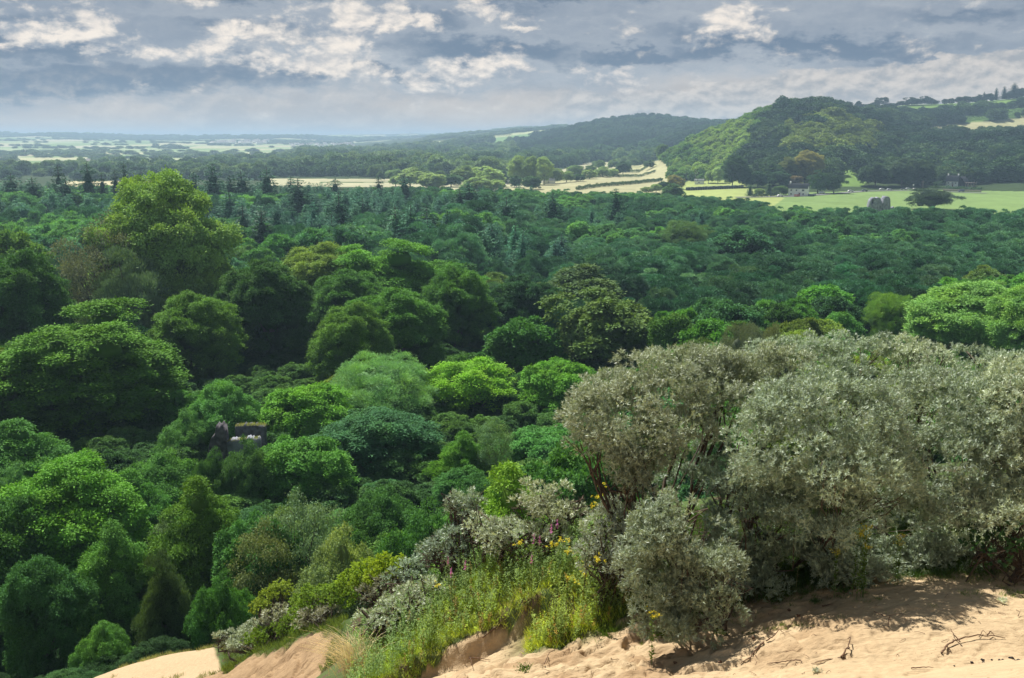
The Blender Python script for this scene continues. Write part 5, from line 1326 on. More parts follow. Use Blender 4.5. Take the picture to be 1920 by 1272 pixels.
# ---------------- road and parked cars
M_ROAD = plain_mat('asphalt', (.16, .16, .165), .9, .15, .5)
M_WHITE_WALL = plain_mat('white_render', (.86, .86, .84), .9, .08, .4)
M_SLATE = plain_mat('slate_roof', (.11, .115, .13), .8, .25, 1.5)
M_GLASS = plain_mat('window_glass', (.05, .06, .075), .15, .2, 3., spec=.8)
M_DOOR = plain_mat('painted_door', (.16, .09, .06), .6, .2, 3.)
M_WOOD = plain_mat('weathered_wood', (.22, .19, .17), .9, .3, 2.)
M_RED = plain_mat('red_paint', (.50, .10, .07), .7, .2, 2.)
M_STONE = plain_mat('old_stone', (.22, .235, .28), .95, .45, .9, bump=.6)
M_DARKWALL = plain_mat('dark_wall', (.030, .034, .036), .95, .4, 2.)  # near-black tone for the cottage's right gable and its wing
M_TYRE = plain_mat('tyre_rubber', (.03, .03, .03), .9, .1, 5.)
def strip(name, pts, w, mat, lift=.12):
    P = np.array([far_at(*p) for p in pts]); t = np.linspace(0, len(P) - 1, len(P) * 14); Q = np.stack([np.interp(t, np.arange(len(P)), P[:, k]) for k in range(3)], -1)
    d = norm(np.gradient(Q[:, :2], axis=0)); nn = np.stack([-d[:, 1], d[:, 0]], -1)
    V = []
    for o in np.linspace(-w / 2, w / 2, 4):
        X = Q[:, :2] + nn * o; V.append(np.stack([X[:, 0], X[:, 1], z_ground(X[:, 0], X[:, 1]) + lift], -1))
    V = np.array(V); a, b = V.shape[:2]; i = np.arange(a - 1)[:, None] * b; j = np.arange(b - 1)[None]
    g = Geo(); g.quads(V.reshape(-1, 3), np.stack([i + j, i + j + 1, i + b + j + 1, i + b + j], -1).reshape(-1, 4)); link(name, g.mesh(name, mat), kind='structure')
strip('road', [(1380,371),(1440,370),(1500,368.5),(1560,364),(1620,359.5),(1700,357.5),(1780,360.5),(1850,363)], 7., M_ROAD, .25)
strip('lane', [(1288,355),(1340,352.5),(1400,351)], 6., plain_mat('pale_lane', (.42, .42, .42), .9, .1, .5), .9)
strip('gravel_track', [(930,350),(940,343),(960,338)], 14., plain_mat('gravel', (.45, .45, .43), .9, .15, .5), .3)
# retaining wall under the lane
P0, P1 = far_at(1286, 357.5), far_at(1394, 353.5)
g = Geo(); n = 24
for i in range(n):
    a = P0 + (P1 - P0) * i / n; b = P0 + (P1 - P0) * (i + 1) / n; c = (a + b) / 2; d = b - a; rz = atan2(d[1], d[0]); z = zg(c[0], c[1])
    g.box(c * (1, 1, 0) + (0, 0, z + 1.1) - P0, (np.hypot(d[0], d[1]) + .01, .8, 2.8 + .2 * ((i * 7) % 3)), rz)
link('retaining_wall', g.mesh('retaining_wall', plain_mat('dark_stone', (.06, .075, .09), .95, .3, .6)), loc=P0, label='long low dark wall carrying the pale lane beside the green field', cat='wall')

def car(px, py, bodycol, rz, label, kind='hatch'):
    b = far_at(px, py); e = bpy.data.objects.new('parked_car', None); COL.objects.link(e); e.location = b + (0, 0, .3); e.rotation_euler = (0, 0, rz)
    tag(e, label, 'car', 'cars parked along the valley road'); m = plain_mat('car_paint', bodycol, .35, .03, 1., spec=.6)
    L = 4.4; side = [(-L/2, .35), (-L/2, .8), (-1.9, .95), (-1.45, 1.42), (.35, 1.46), (1.05, .98), (2.05, .86), (L/2, .6), (L/2, .35)] if kind == 'hatch' else [(-L/2, .35), (-L/2, 1.85), (.6, 1.88), (1.2, 1.2), (2.2, 1.05), (2.3, .4), (2.3, .35)]
    g = Geo(); w = .86; n = len(side)
    # body as a lofted hull: lower half to the beltline, cabin narrower
    V = [];
    for y, k in ((-w, 0), (-w, 1), (w, 1), (w, 0)): V.append([(x, y * (.82 if z > 1.1 and True else 1.), z) for x, z in side])
    A = np.array(V[0]); B = np.array(V[3])
    for i in range(n - 1): g.quads([A[i], A[i + 1], B[i + 1], B[i]], [[0, 1, 2, 3]])
    for S in (A, B):
        cx = np.array([0, S[0][1], .6])
        for i in range(n - 1): g.quads([S[i], S[i + 1], cx, cx], [[0, 1, 2, 3]])
    link('body', g.mesh('car_body', m), e)
    g = Geo()
    if kind == 'hatch':
        for s in (-1, 1): g.quads([(-1.5, s * .80, 1.0), (.95, s * .80, 1.0), (.35, s * .735, 1.36), (-1.3, s * .735, 1.36)], [[0, 1, 2, 3]])
        g.quads([(1.07, -.74, 1.02), (1.07, .74, 1.02), (.44, .66, 1.43), (.44, -.66, 1.43)], [[0, 1, 2, 3]])
    else: g.quads([(1.24, -.74, 1.24), (1.24, .74, 1.24), (.68, .70, 1.82), (.68, -.70, 1.82)], [[0, 1, 2, 3]])
    link('window', g.mesh('car_window', M_GLASS), e)
    for x in (-1.35, 1.35):
        for s in (-1, 1):
            g = Geo(); t = np.linspace(0, 2 * pi, 13); g.tube([(x, s * .74, .33), (x, s * .90, .33)], [.33, .33], 0, 12)
            k = np.array([(x + .33 * cos(a), s * .90, .33 + .33 * sin(a)) for a in t[:-1]]); 
            for q in range(12): g.quads([k[q], k[(q + 1) % 12], (x, s * .9, .33), (x, s * .9, .33)], [[0, 1, 2, 3]])
            link('wheel', g.mesh('car_wheel', M_TYRE), e)
W_, S_, D_ = (.80, .80, .80), (.55, .58, .62), (.07, .08, .11)
for px, py, c, rz, lb, kd in ((1463,369.5,W_,.2,'white car parked left of the white house','hatch'),(1541,364,W_,.1,'white car on the road just right of the white house','hatch'),(1595,361,W_,.05,'white car alone on the road, second to the right of the white house','hatch'),(1621,360,D_,.05,'black car with a bright windscreen beyond the castle ruin','hatch'),
   (1654,357.5,W_,.02,'white car, left one of a close pair above the castle ruin','hatch'),(1668,358,S_,.0,'silver car, right one of a close pair above the castle ruin','hatch'),(1694,357,D_,0,'dark car, left one of three close together on the road','hatch'),(1703,356.5,S_,.0,'silver car, middle one of three close together on the road','hatch'),
   (1716,357.5,(.7,.66,.64),0,'cream car, right one of three close together on the road','hatch'),(1802,361,(.07,.08,.16),pi,'dark blue van on the road below the cottage','van')):
    car(px, py, c, rz, lb, kd)

# ---------------- houses
def house(name, label, px, py, L, Wd, hw, hr, rz, wins, chim=(), door=None, wallmat=None, roofmat=None, gabmat=None, Y0=380, lift=.0):
    b = far_at(px, py, Y0); e = bpy.data.objects.new(name, None); COL.objects.link(e); e.location = b + (0, 0, lift); e.rotation_euler = (0, 0, rz)
    tag(e, label, 'house'); wm = wallmat or M_WHITE_WALL
    g = Geo(); x, y = L / 2, Wd / 2
    g.quads([(-x, -y, -1), (x, -y, -1), (x, -y, hw), (-x, -y, hw), (-x, y, -1), (x, y, -1), (x, y, hw), (-x, y, hw), (x, 0, hw + hr), (-x, 0, hw + hr)],
            [[0, 1, 2, 3], [5, 4, 7, 6], [4, 0, 3, 7]]); wv = g.n
    g.quads([(-x, -y, hw), (-x, y, hw), (-x, 0, hw + hr)], [[0, 1, 2, 2]])
    g2 = Geo()
    g2.quads([(x, -y, -1), (x, y, -1), (x, y, hw), (x, -y, hw)], [[0, 1, 2, 3]]); g2.quads([(x, -y, hw), (x, y, hw), (x, 0, hw + hr)], [[0, 1, 2, 2]])
    link('wall', g.mesh('house_wall', wm), e); link('gable_wall', g2.mesh('gable_wall', gabmat or wm), e)
    g = Geo(); t = .25; o = .4
    for s in (-1, 1):
        sl = hr / y; g.quads([(-x - o, s * (y + o), hw - sl * o), (x + o, s * (y + o), hw - sl * o), (x + o, 0, hw + hr + .02), (-x - o, 0, hw + hr + .02),
                              (-x - o, s * (y + o), hw - sl * o + t), (x + o, s * (y + o), hw - sl * o + t), (x + o, 0, hw + hr + t), (-x - o, 0, hw + hr + t)],
                             [[0, 1, 2, 3], [4, 5, 6, 7], [0, 1, 5, 4], [0, 3, 7, 4], [1, 2, 6, 5]])
    rf = link('roof', g.mesh('roof', roofmat or M_SLATE), e)
    for cx in chim:
        g = Geo(); g.box((cx, 0, hw + hr + .6), (1., .8, 1.8)); g.box((cx, 0, hw + hr + 1.6), (.5, .3, .3)); link('chimney', g.mesh('chimney', wm), rf)
    for wx, wz, ww, wh in wins:
        g = Geo(); g.box((wx, -y - .02, wz), (ww, .08, wh)); f = link('window', g.mesh('window_pane', M_GLASS), e)
        g = Geo(); g.box((wx, -y - .08, wz - wh / 2 - .08), (ww + .2, .18, .12)); g.box((wx, -y - .09, wz), (.07, .06, wh)); link('frame', g.mesh('window_frame', M_WHITE_WALL), f)
    if door is not None:
        g = Geo(); g.box((door, -y - .02, 1.0), (1., .1, 2.1)); g.box((door, -y - .5, 2.3), (1.8, 1., .12)); link('door', g.mesh('door', M_DOOR), e)
    return e, b
house('white_house', 'long white two-storey house with a grey roof at the near edge of the meadow', 1497, 367.5, 13.2, 8.2, 5.6, 3.0, R_(-24), [(-4.6, 4.1, .9, 1.1), (-1., 4.1, .9, 1.1), (3.6, 4.1, 1.6, 1.2), (-4.6, 1.5, .9, 1.1), (3.8, 1.5, .9, 1.2)], chim=(-5.8,), door=1.2)
b = far_at(1494, 369.5); g = Geo()
for i in range(5): g.box((-1.6 + .8 * i, 0, .9), (.1, .1, 1.6))
for z in (.4, .9, 1.5): g.box((0, -.07, z), (4., .06, .3))
link('red_fence', g.mesh('red_fence', M_RED), loc=b, label='short red fence in front of the white house', cat='fence')
g = Geo(); b = far_at(1515, 368.2)
for i in range(12): g.box((-7 + 1.2 * i, .35 * i, .6), (1.19, .4, 1.5 + .12 * ((i * 5) % 3)), R_(16))
link('garden_wall', g.mesh('garden_wall', M_STONE), loc=b, label='low grey stone wall between the white house and the meadow', cat='wall')
house('cottage', 'small white cottage with a dark slate roof and a dark right-hand gable among the trees', 1786, 350.5, 9.5, 8, 4.8, 4.2, R_(-34), [(-2.6, 3.2, 1., 1.1), (.4, 3.2, 1., 1.1), (2.9, 3.2, 1., 1.1), (-2.6, 1.0, 1., 1.2)], chim=(-3.9, 3.9), door=.6, gabmat=M_DARKWALL)
house('cottage_wing', 'dark gabled wing with one small window joined to the right of the white cottage', 1804, 350, 6.2, 7, 4.4, 3.6, R_(34), [(0, 3.2, 1.3, 1.3)], wallmat=M_DARKWALL)
# open timber shed
b = far_at(1820, 352.5); e = bpy.data.objects.new('timber_shed', None); COL.objects.link(e); e.location = b; tag(e, 'open timber shelter on posts right of the cottage', 'shed')
for x in (-3.4, -1.2, 1.2, 3.4):
    for y in (-1.8, 1.8):
        g = Geo(); g.box((x, y, 1.8), (.3, .3, 4.0)); link('post', g.mesh('post', M_WOOD), e)
g = Geo(); g.box((0, 0, 3.95), (8., 4.8, .25)); link('roof', g.mesh('shed_roof', M_WOOD), e)
g = Geo(); [g.box((0, -1.9, z), (7.2, .12, .16)) for z in (1.0, 1.5)]; g.box((2.6, -.6, .8), (2.2, 1.6, 1.4)); link('railing', g.mesh('railing', M_WOOD), e)
house('outbuilding', 'low pale roofed outbuilding half hidden behind the cottage', 1823, 343, 7, 5, 2.6, 1.6, R_(12), [(0, 1.4, .9, .9)], roofmat=plain_mat('tin_roof', (.45, .45, .45), .6, .1, 1.))
P0, P1 = far_at(1768, 358.6), far_at(1840, 361.); g = Geo(); n = 40
for i in range(n):
    c = P0 + (P1 - P0) * (i + .5) / n; g.box(c * (1, 1, 0) + (0, 0, zg(c[0], c[1]) + .8) - P0, (np.linalg.norm(P1 - P0) / n * .8, .08, 1.5 + .1 * ((i * 3) % 4)), atan2(*(P1 - P0)[[1, 0]]))
for z in (.4, 1.1):
    c = (P0 + P1) / 2; g.box(c - P0 + (0, .1, z), (np.linalg.norm((P1 - P0)[:2]), .1, .15), atan2(*(P1 - P0)[[1, 0]]))
link('wooden_fence', g.mesh('wooden_fence', M_WOOD), loc=P0, label='grey board fence along the road below the cottage', cat='fence')
for px, y0, y1, lb in ((1575, 326, 306, 'thin pole standing on the bright bracken slope'), (1538, 363, 340, 'wooden pole by the road just right of the white house'), (1730, 357, 339, 'wooden pole at the right end of the parked cars'), (1304, 345, 320, 'tall thin pole left of the pale barn at the foot of the hill'), (1308, 346, 322, 'second thin pole left of the pale barn at the foot of the hill')):
    b = far_at(px, y0); h = at(px, y1, b[1])[2] - b[2]; g = Geo(); g.tube([(0, 0, -.3), (0, 0, h)], [.22, .16], 0, 8); g.box((0, 0, h - .7), (1.9, .16, .18)); g.box((0, 0, h - 1.4), (1.3, .16, .18))
    link('telegraph_pole', g.mesh('telegraph_pole', M_WOOD), loc=b, label=lb, cat='pole')
for px, y0, y1, lb in ((1570.5, 361, 352, 'white sign on a post beside the road, between the dark trees and the castle'), (1712, 356.5, 346.5, 'white round sign on a post behind the three parked cars')):
    b = far_at(px, y0); h = at(px, y1, b[1])[2] - b[2]; e = bpy.data.objects.new('road_sign', None); COL.objects.link(e); e.location = b; tag(e, lb, 'sign')
    g = Geo(); g.tube([(0, 0, -.2), (0, 0, h)], [.09, .08], 0, 8); link('post', g.mesh('sign_post', M_WOOD), e)
    g = Geo(); g.box((0, -.12, h - .3), (1.1, .06, 2.0)) if 'round' not in lb else g.ball((0, -.12, h - .2), (.65, .06, .65), 0, .5, 14, 9); link('sign_board', g.mesh('sign_board', M_WHITE_WALL), e)
house('barn', 'small bright barn at the foot of the steep round hill behind the lane', 1311, 345.5, 8, 5, 2.6, 1.6, R_(-15), [(0, 1.4, .9, .9)], roofmat=plain_mat('pale_roof', (.75, .75, .75), .6, .1, 1.))
house('farm_building', 'white farm building among the pale flood plain trees', 1028, 345, 11, 7, 3, 2, R_(5), [(0, 1.6, 1., 1.)], roofmat=plain_mat('pale_tiles', (.6, .6, .6), .6, .1, 1.))
r = np.random.default_rng(17)
HS = [(965,297),(974,292),(980,296),(986,291),(990,298),(962,273),(980,272),(995,274),(871,286)] 
for px, py in HS: house('village_house', 'white village house below the left end of the second hill' if py > 280 else 'white house high on the farmland left of the second hill', px, py, r.uniform(9, 14), 8, 5, 3, r.uniform(-.6, .6), [(-2, 3.5, 1, 1.2), (2, 3.5, 1, 1.2)], Y0=1500)['group'] if 0 else None
for o in [o for o in COL.objects if o.name.startswith('village_house')]: o['group'] = 'white village houses left of the second hill' if 'village' in o['label'] else 'white houses on the high farmland'
# far settlement: plain small houses, too small to show parts
g = Geo(); g.box((0, 0, 2.5), (14, 8, 6)); g.quads([(-7.3, -4.4, 5.4), (7.3, -4.4, 5.4), (7.3, 0, 8.6), (-7.3, 0, 8.6)], [[0, 1, 2, 3]], 1); g.quads([(-7.3, 4.4, 5.4), (7.3, 4.4, 5.4), (7.3, 0, 8.6), (-7.3, 0, 8.6)], [[0, 1, 2, 3]], 1)
g.quads([(-7, -4, 5.5), (-7, 4, 5.5), (-7, 0, 8.5)], [[0, 1, 2, 2]]); g.quads([(7, -4, 5.5), (7, 4, 5.5), (7, 0, 8.5)], [[0, 1, 2, 2]])
hm_ = g.mesh('far_house', [M_WHITE_WALL, plain_mat('grey_tiles', (.3, .28, .27), .8, .2, 1.)])
for i in range(70):
    if i < 26: px, py, gr, lb = r.uniform(545, 672), r.uniform(270, 277), 'far settlement in the middle', 'tiny pale house in the far settlement left of the farmland rise'
    elif i < 50: px, py, gr, lb = r.uniform(400, 500), r.uniform(267, 272), 'far settlement on the plain', 'tiny pale building in the long bright row below the skyline on the left'
    else: px, py, gr, lb = r.uniform(20, 230), r.uniform(308, 328), 'village on the left edge', 'tiny pale house in the village at the left edge behind the conifers'
    b = far_at(px, py, 1000); o = link('far_house', hm_, loc=b, label=lb, cat='house', group=gr); s = 1.6 if 26 <= i < 50 else 1.0; o.scale = (s * r.uniform(.8, 1.6), s, s * r.uniform(.8, 1.2)); o.rotation_euler = (0, 0, r.uniform(-.7, .7))

# ---------------- masts on the horizon
M_METAL = plain_mat('galvanised_steel', (.5, .52, .55), .5, .1, 1.)
def pylon(px, yt, Y, label):
    p = at(px, yt, Y); b = np.array((p[0], Y, zg(p[0], Y))); h = p[2] - b[2]; g = Geo(); w = h * .10; t = .35
    for sx in (-1, 1):
        for sy in (-1, 1): g.tube([(sx * w, sy * w, 0), (sx * w * .25, sy * w * .25, h * .62), (sx * .4, sy * .4, h)], [t, t, t * .7], 0, 4)
    for k in range(7):
        z0, z1 = h * k / 9, h * (k + 1) / 9; a, c = w * (1 - .75 * z0 / (h * .62)), w * (1 - .75 * z1 / (h * .62)); a, c = max(a, .5), max(c, .5)
        for s in (-1, 1): g.tube([(-a, s * a, z0), (c, s * c, z1)], [t * .6] * 2, 0, 3); g.tube([(a, s * a, z0), (-c, s * c, z1)], [t * .6] * 2, 0, 3)
    for z in (.66, .78, .90): g.tube([(-h * .17, 0, h * z), (h * .17, 0, h * z)], [t, t], 0, 4)
    link('pylon', g.mesh('pylon', M_METAL), loc=b, label=label, cat='pylon')
pylon(769, 245, 6200, 'lattice pylon on the skyline, the tallest, above the pale farmland rise'); pylon(654, 250, 6200, 'lattice pylon on the skyline just left of the low wooded rise'); pylon(620, 252, 6200, 'lattice pylon on the skyline left of centre, leftmost of three')
p = at(47, 275, 2600); b = np.array((p[0], 2600, zg(p[0], 2600))); e = bpy.data.objects.new('wind_turbine', None); COL.objects.link(e); e.location = b; tag(e, 'pale wind turbine on the hazy plain near the left edge', 'wind turbine')
hh = at(47, 282, 2600)[2] - b[2] ; g = Geo(); g.tube([(0, 0, -1), (0, 0, hh)], [1.0, .6], 0, 10); link('tower', g.mesh('turbine_tower', M_WHITE_WALL), e)
g = Geo(); g.box((0, .5, hh + .5), (1.4, 4, 1.6)); link('nacelle', g.mesh('nacelle', M_WHITE_WALL), e)
for k in range(3):
    a = R_(-40 + 120 * k); g = Geo(); g.quads([(-.6, -1.8, 0), (.6, -1.7, 0), (.12, -1.8, 15), (-.12, -1.9, 15), (-.6, -1.5, 0), (.6, -1.4, 0), (.12, -1.6, 15), (-.12, -1.7, 15)], [[0, 1, 2, 3], [4, 7, 6, 5], [0, 3, 7, 4], [1, 5, 6, 2]])
    o = link('blade', g.mesh('blade', M_WHITE_WALL), e, loc=(0, 0, hh + .5)); o.rotation_euler = (0, a, 0)

# ---------------- ruins
def ruin_piece(prof, thick, du=.35, seed=0, holes=(), yoff=0., rough=.16):
    """rough masonry slab: prof = [(u, top)], holes = [(u0, u1, z0, z1)]"""
    us = np.arange(prof[0][0], prof[-1][0] + du * .5, du); r = np.random.default_rng(seed); g = Geo()
    tops = np.interp(us, [p[0] for p in prof], [p[1] for p in prof]) + r.normal(0, .12, len(us)); nz = 26; z0 = prof[0][2] if len(prof[0]) > 2 else -4
    zt = np.linspace(0, 1, nz)[None] ** 1.; Z = z0 + (tops[:, None] - z0) * zt; U = np.repeat(us[:, None], nz, 1)
    J = lambda s: rough * (2 * fbm(U * 1.3 + s, Z * 1.3, 3, seed + s) - 1) * 1.6
    F = np.stack([U + J(3) * .5, yoff - thick / 2 + J(1), Z], -1); B = np.stack([U + J(3) * .5, yoff + thick / 2 + J(2), Z + .15], -1)
    n, m = U.shape; V = np.concatenate([F.reshape(-1, 3), B.reshape(-1, 3)]); K = n * m; f = []
    def hole(i, j):
        u, z = us[i] + du / 2, (Z[i, j] + Z[i, j + 1]) / 2
        return any(a < u < b and c < z < d for a, b, c, d in holes)
    S = {(i, j) for i in range(n - 1) for j in range(m - 1) if not hole(i, j)}
    for i, j in S:
        a, b, c, d = i * m + j, (i + 1) * m + j, (i + 1) * m + j + 1, i * m + j + 1
        f += [[a, b, c, d], [K + a, K + d, K + c, K + b]]
        if (i - 1, j) not in S: f.append([a, d, K + d, K + a])
        if (i + 1, j) not in S: f.append([b, K + b, K + c, c])
        if (i, j + 1) not in S: f.append([d, c, K + c, K + d])
        if (i, j - 1) not in S: f.append([a, K + a, K + b, b])
    g.quads(V, f); return g
def U(px, c=1647, Y=520): return (px - c) / FPX * Y * CP
def Zr(py, Y=520): return at(1647, py, Y)[2]
b = at(1647, 400, 520); zb = zg(b[0], 520); b[2] = 0
e = bpy.data.objects.new('castle_ruin', None); COL.objects.link(e); e.location = (b[0], 520, zb); tag(e, 'roofless grey stone castle ruin with two broken towers rising from the trees before the meadow', 'castle ruin')
def pr(l, lo=-2): return [(U(a), Zr(z) - zb, lo) for a, z in l]
link('left_tower', ruin_piece(pr([(1626.5, 384), (1628, 376), (1631, 372.5), (1634, 370.5), (1640, 371.5), (1643, 370), (1646, 371), (1649, 378), (1651, 381)]), 4.0, .28, 1, holes=[(U(1630), U(1634), Zr(383) - zb, Zr(376) - zb)]).mesh('left_tower', M_STONE), e)
link('right_tower', ruin_piece(pr([(1651, 379), (1652, 372), (1655, 369), (1659, 368.5), (1663, 370), (1664.5, 378), (1665, 388)]), 4.6, .26, 2, yoff=-.5).mesh('right_tower', M_STONE), e)
link('broken_wall', ruin_piece(pr([(1664, 392), (1668, 389.5), (1675, 389), (1677, 394), (1682, 395), (1690, 398)]), 2.4, .3, 3, yoff=.4).mesh('broken_wall', M_STONE), e)
link('rear_wall', ruin_piece(pr([(1634, 384), (1645, 380), (1655, 384)]), 1.6, .3, 4, yoff=5.).mesh('rear_wall', M_STONE), e)
M_DARKSTONE = plain_mat('mossy_stone', (.085, .095, .105), .95, .5, 2., bump=.5)
# ruin in the wood
b = at(415, 830, 100); zb = zg(b[0], 100)
def pw(l, Y=100, c=415): return [((a - c) / FPX * Y * 1.03, at(415, z, Y)[2] - zb, 0.) for a, z in l]
e = bpy.data.objects.new('woodland_ruin', None); COL.objects.link(e); e.location = (b[0], 100, zb); tag(e, 'dark ivy-grown stone ruin with grassy wall tops sunk among the trees on the left', 'ruin')
link('tower_stump', ruin_piece(pw([(390, 850), (394, 835), (402, 815), (408, 812), (409, 800), (415, 797), (424, 798), (428, 806), (429, 815), (426, 822)]), 1.4, .12, 5, rough=.12).mesh('tower_stump', plain_mat('ivy_stone', (.085, .08, .09), .95, .5, 2., bump=.5)), e)
link('front_wall', ruin_piece(pw([(424, 828), (440, 826), (460, 824), (475, 823), (488, 822)]), .7, .15, 6, rough=.06).mesh('front_wall', M_STONE), e)
link('rear_wall', ruin_piece(pw([(432, 811), (440, 810), (455, 809.5), (470, 809), (482, 809), (490, 810)]), .7, .15, 7, yoff=2.4, rough=.06).mesh('rear_wall_wood', M_DARKSTONE), e)
gp = []
r = np.random.default_rng(5)
for (l, yo) in (([(424, 828), (440, 826), (460, 824), (475, 823), (488, 822)], 0), ([(432, 811), (440, 810), (455, 809.5), (470, 809), (482, 809), (490, 810)], 2.4)):
    q = pw(l); u = r.uniform(q[0][0], q[-1][0], 700); gp.append(np.stack([u, yo + r.normal(0, .22, 700), np.interp(u, [a[0] for a in q], [a[1] for a in q])], -1))
gp = np.concatenate(gp); g = Geo(); g.leaves(gp, r.normal(0, .5, gp.shape) + (0, 0, 1), r.normal(size=gp.shape), r.uniform(.12, .35, len(gp)), .04, 0, r.random(len(gp)))
link('wall_grass', g.mesh('wall_grass', M_HERB), e, color=(.30, .34, .14))
# ================================================================ CAMERA, LIGHT, SKY, AIR
cam = bpy.data.cameras.new('camera'); co = bpy.data.objects.new('camera', cam); COL.objects.link(co)
cam.sensor_width = 36; cam.lens = 36 * FPX / 1920; cam.clip_start = .1; cam.clip_end = 60000
co.location = (0, 0, CZ); co.rotation_euler = (pi / 2 - PITCH, 0, 0)
sc.camera = co
SUN_EL, SUN_AZ = 56.0, -34.0            # azimuth clockwise from the view direction: the sun stands ahead, to the left
sd = bpy.data.lights.new('sun', 'SUN'); sd.energy = 5.0; sd.angle = R_(.5); sd.color = (1, .95, .86)
so = bpy.data.objects.new('sun', sd); COL.objects.link(so)
so.rotation_euler = (R_(90 - SUN_EL), 0, R_(180 - SUN_AZ))
so.location = (0, 0, 300)

w = bpy.data.worlds.new('World'); sc.world = w; w.use_nodes = True
nt = w.node_tree; nt.nodes.clear()
wo = nt.nodes.new('ShaderNodeOutputWorld')
sky = N(nt, 'ShaderNodeTexSky', sky_type='NISHITA'); sky.sun_disc = False
sky.sun_elevation = R_(SUN_EL); sky.sun_rotation = R_(SUN_AZ)
tc = N(nt, 'ShaderNodeTexCoord')
sep = N(nt, 'ShaderNodeSeparateXYZ', {0: tc.outputs['Generated']})
X_, Y_, Z_ = sep.outputs
el = mathn(nt, 'MULTIPLY', mathn(nt, 'ARCSINE', Z_), 180 / pi)
az = mathn(nt, 'MULTIPLY', mathn(nt, 'ARCTAN2', X_, Y_), 180 / pi)
def vec(x, y, z=0.): return N(nt, 'ShaderNodeCombineXYZ', {0: x, 1: y, 2: z}).outputs[0]
def noise(v, s, d=5., r=.55, dist=0.): return N(nt, 'ShaderNodeTexNoise', {'Vector': v, 'Scale': s, 'Detail': d, 'Roughness': r, 'Distortion': dist}).outputs['Fac']
def mul(a, b): return mathn(nt, 'MULTIPLY', a, b)
def add(a, b): return mathn(nt, 'ADD', a, b)
azs = mul(az, .1)
# warped coordinates give every cloud edge a billowing outline
w1 = noise(vec(mul(az, .22), mul(el, .50), 1.1), 1.0, 8, .64); w2 = noise(vec(mul(az, .22), mul(el, .50), 31.7), 1.0, 8, .64)
dx = add(w1, -.5); dy = add(w2, -.5)
azw = add(az, mul(dx, 9.0)); elw = add(el, mul(dy, 4.2))
big = noise(vec(mul(az, .06), mul(elw, .30), 3.3), 1.0, 6, .58)
mid = noise(vec(mul(azw, .10), mul(elw, .42), 8.1), 1.0, 8, .62)
fine = noise(vec(mul(az, .40), mul(el, .85), 1.7), 1.0, 9, .66, .2)
puff = noise(vec(mul(az, .42), mul(el, .72), 5.5), 1.0, 8, .60, .15)
rim = noise(vec(mul(add(az, .20), .42), mul(add(el, -.25), .72), 5.5), 1.0, 8, .60, .15)   # the same billows seen a little lower: light from above
relief = maprange(nt, add(puff, mul(rim, -1.)), -.15, .13, 0, 1)
def blobs(L, A, E):
    pm = None
    for a_, e_, wa, we, k_ in L:
        da = mathn(nt, 'DIVIDE', add(A, -a_), wa); de = mathn(nt, 'DIVIDE', add(E, -e_), we)
        g = mul(mathn(nt, 'EXPONENT', mul(add(mul(da, da), mul(de, de)), -1.)), k_)
        pm = g if pm is None else mathn(nt, 'MAXIMUM', pm, g)
    return pm
slate = (.155, .235, .36); greyb = (.30, .375, .49); pale = (.54, .60, .68); white = (1.18, 1.10, 1.0); warm = (.70, .63, .575)
DARKS = [(-22,3.1,11,.95,1.),(-25,4.4,5,.6,.8),(-9,3.6,7,.55,.75),(-14,5.9,5,.6,.6),(-1.5,5.0,6,.65,.85),(6.8,4.5,3.4,.45,1.),(15,4.8,8,.5,1),(10,5.6,5,.5,.5),(-11,8.2,7.5,.75,1.2),(5,8.2,11,.7,1.1),(0,7.2,3,.3,.5),(20,3.9,3,.35,.6),(-5,6.0,2.5,.8,.6),(-26,5.8,4,.5,.6),(25,6.3,6,.5,.6),(19,8.3,7,.6,.9)]
dk = blobs(DARKS, azw, elw)
t1 = maprange(nt, add(mul(big, .6), mul(mid, .7)), .52, .82, 0, 1)
c = mixc(nt, t1, greyb, pale)
c = mixc(nt, mul(relief, .20), c, pale)
c = mixc(nt, mul(maprange(nt, fine, .50, .70, 0, 1), .25), c, greyb)
c = mixc(nt, mathn(nt, 'MULTIPLY', maprange(nt, add(dk, mul(add(mid, -.5), 1.5)), .08, .75, 0, 1), .95), c, slate)
# warm grey bank above the horizon, broken by shreds
hz_ = add(el, add(mul(dy, 3.0), mul(az, -.04)))
c = mixc(nt, mul(maprange(nt, hz_, 1.4, 3.4, 1, 0), .93), c, warm)
lowk = maprange(nt, el, .2, 5.0, 1, 0)
c = mixc(nt, mul(mul(maprange(nt, mid, .40, .55, 1, 0), lowk), .45), c, (.37, .43, .52))
c = mixc(nt, mul(mul(mul(relief, maprange(nt, puff, .42, .56, 0, 1)), lowk), .65), c, (.80, .76, .72))
# sunlit puffs: (azimuth, elevation, half width, half height, strength)
PUFFS = [(-23.5,5.0,3.6,.5,1),(-21.8,5.6,.9,.9,.9),(-16.5,4.7,3.4,.45,.9),(-14.5,5.5,2.2,.8,1.15),(-8.6,6.6,1.0,.9,1.1),(-6.4,6.5,.9,.95,1.05),(-4.9,5.9,.6,.5,.8),
 (-8.8,5.1,1.3,.7,.9),(-11.0,4.2,4.0,.6,.9),(-7.3,3.55,3.0,.5,.85),(-2.0,4.0,3.0,.6,.9),(.9,6.2,1.0,.25,1.1),(-1.2,6.9,2.2,.6,.8),(5.0,3.5,2.8,.6,.6),
 (12.0,6.1,1.2,.8,.8),(13.5,7.0,1.3,.4,.6),(13.0,5.1,1.2,.5,.6),(-20,2.6,.6,.5,.5),(-17,7.3,3,.3,.4),(-4.2,3.0,1.8,.7,.7),(-26,6.9,2,.5,.3)]
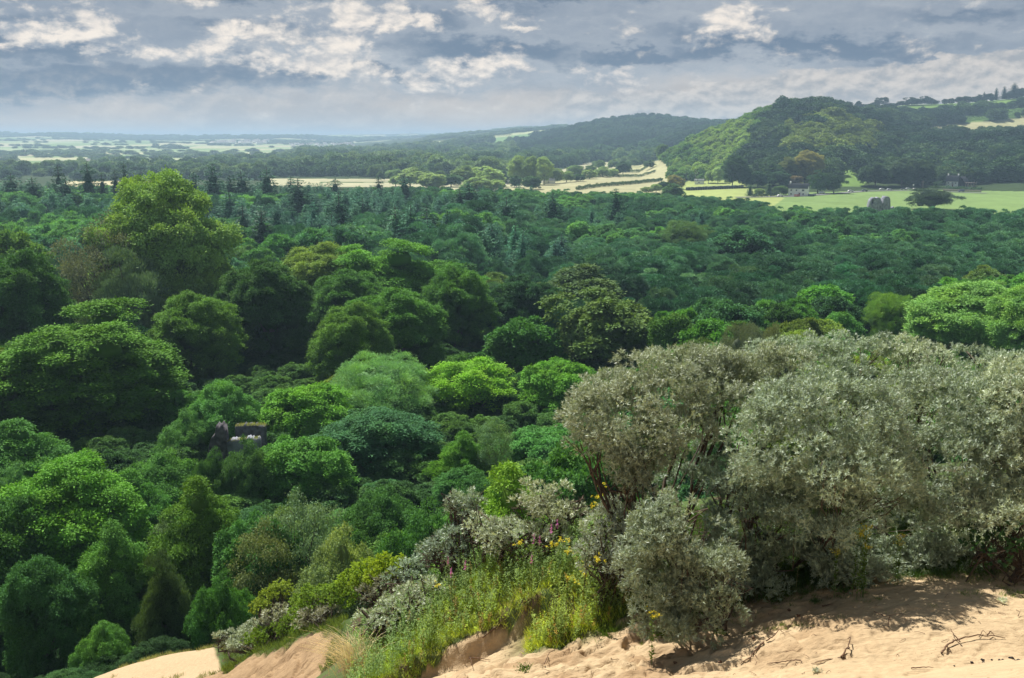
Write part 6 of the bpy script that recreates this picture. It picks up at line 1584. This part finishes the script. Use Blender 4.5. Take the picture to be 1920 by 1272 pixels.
pm = blobs([(a, e, x * 1.15, y * 1.1, k) for a, e, x, y, k in PUFFS], add(az, mul(dx, 5.5)), add(el, mul(dy, 3.4)))
pf = maprange(nt, add(mul(pm, .55), mul(puff, 1.7)), .98, 1.36, 0, 1)
c = mixc(nt, mul(pf, .9), c, mixc(nt, relief, (.58, .61, .66), white))
# cumulus heads in a row over the right-hand hills, bright rims and grey bellies
top_ = add(mul(az, .095), add(1.9, mul(dx, 3.4)))
cm = mul(maprange(nt, add(el, mul(top_, -1.)), .0, .22, 1, 0), maprange(nt, az, .5, 4., 0, 1))
c = mixc(nt, mul(cm, .9), c, mixc(nt, relief, (.42, .46, .52), (.82, .79, .76)))
c = mixc(nt, 1.0, c, (.90, .855, .81), 'MULTIPLY')
# sky darkened above view to deepen shadows, thin gaps of clear sky high up
c = mixc(nt, maprange(nt, el, 10, 28, 0, .72), c, (.10, .13, .18))
gap = mul(maprange(nt, noise(vec(mul(az, .04), mul(el, .07), 12.), 1., 3), .62, .75, 0, .5), maprange(nt, el, 9, 16, 0, 1))
bc = N(nt, 'ShaderNodeBackground', {'Color': c, 'Strength': .66})
bs = N(nt, 'ShaderNodeBackground', {'Color': sky.outputs[0], 'Strength': .10})
mx = N(nt, 'ShaderNodeMixShader', {0: gap, 1: bc.outputs[0], 2: bs.outputs[0]})
nt.links.new(mx.outputs[0], wo.inputs[0])
w.cycles.sampling_method = 'MANUAL'; w.cycles.sample_map_resolution = 512

# air
g = Geo(); g.box((0, 4000, 60), (26000, 17400, 124 + 8))
hm, nt, out = newmat('haze_air')
vol = N(nt, 'ShaderNodeVolumePrincipled', {'Color': (.53, .76, 1., 1), 'Density': .00019, 'Anisotropy': .2})
nt.links.new(vol.outputs[0], out.inputs['Volume'])
ho = link('haze', g.mesh('haze', hm), kind='stuff')
ho['label'] = 'pale blue haze thickening over the distant plain and hills'

sc.render.engine = 'CYCLES'
cy = sc.cycles
cy.max_bounces = 5; cy.diffuse_bounces = 2; cy.glossy_bounces = 1; cy.transmission_bounces = 2; cy.volume_bounces = 0; cy.transparent_max_bounces = 4
cy.caustics_reflective = False; cy.caustics_refractive = False
cy.use_denoising = True
sc.view_settings.view_transform = 'Standard'; sc.view_settings.look = 'None'; sc.view_settings.gamma = 1; sc.view_settings.use_curve_mapping = False
sc.view_settings.exposure = .6
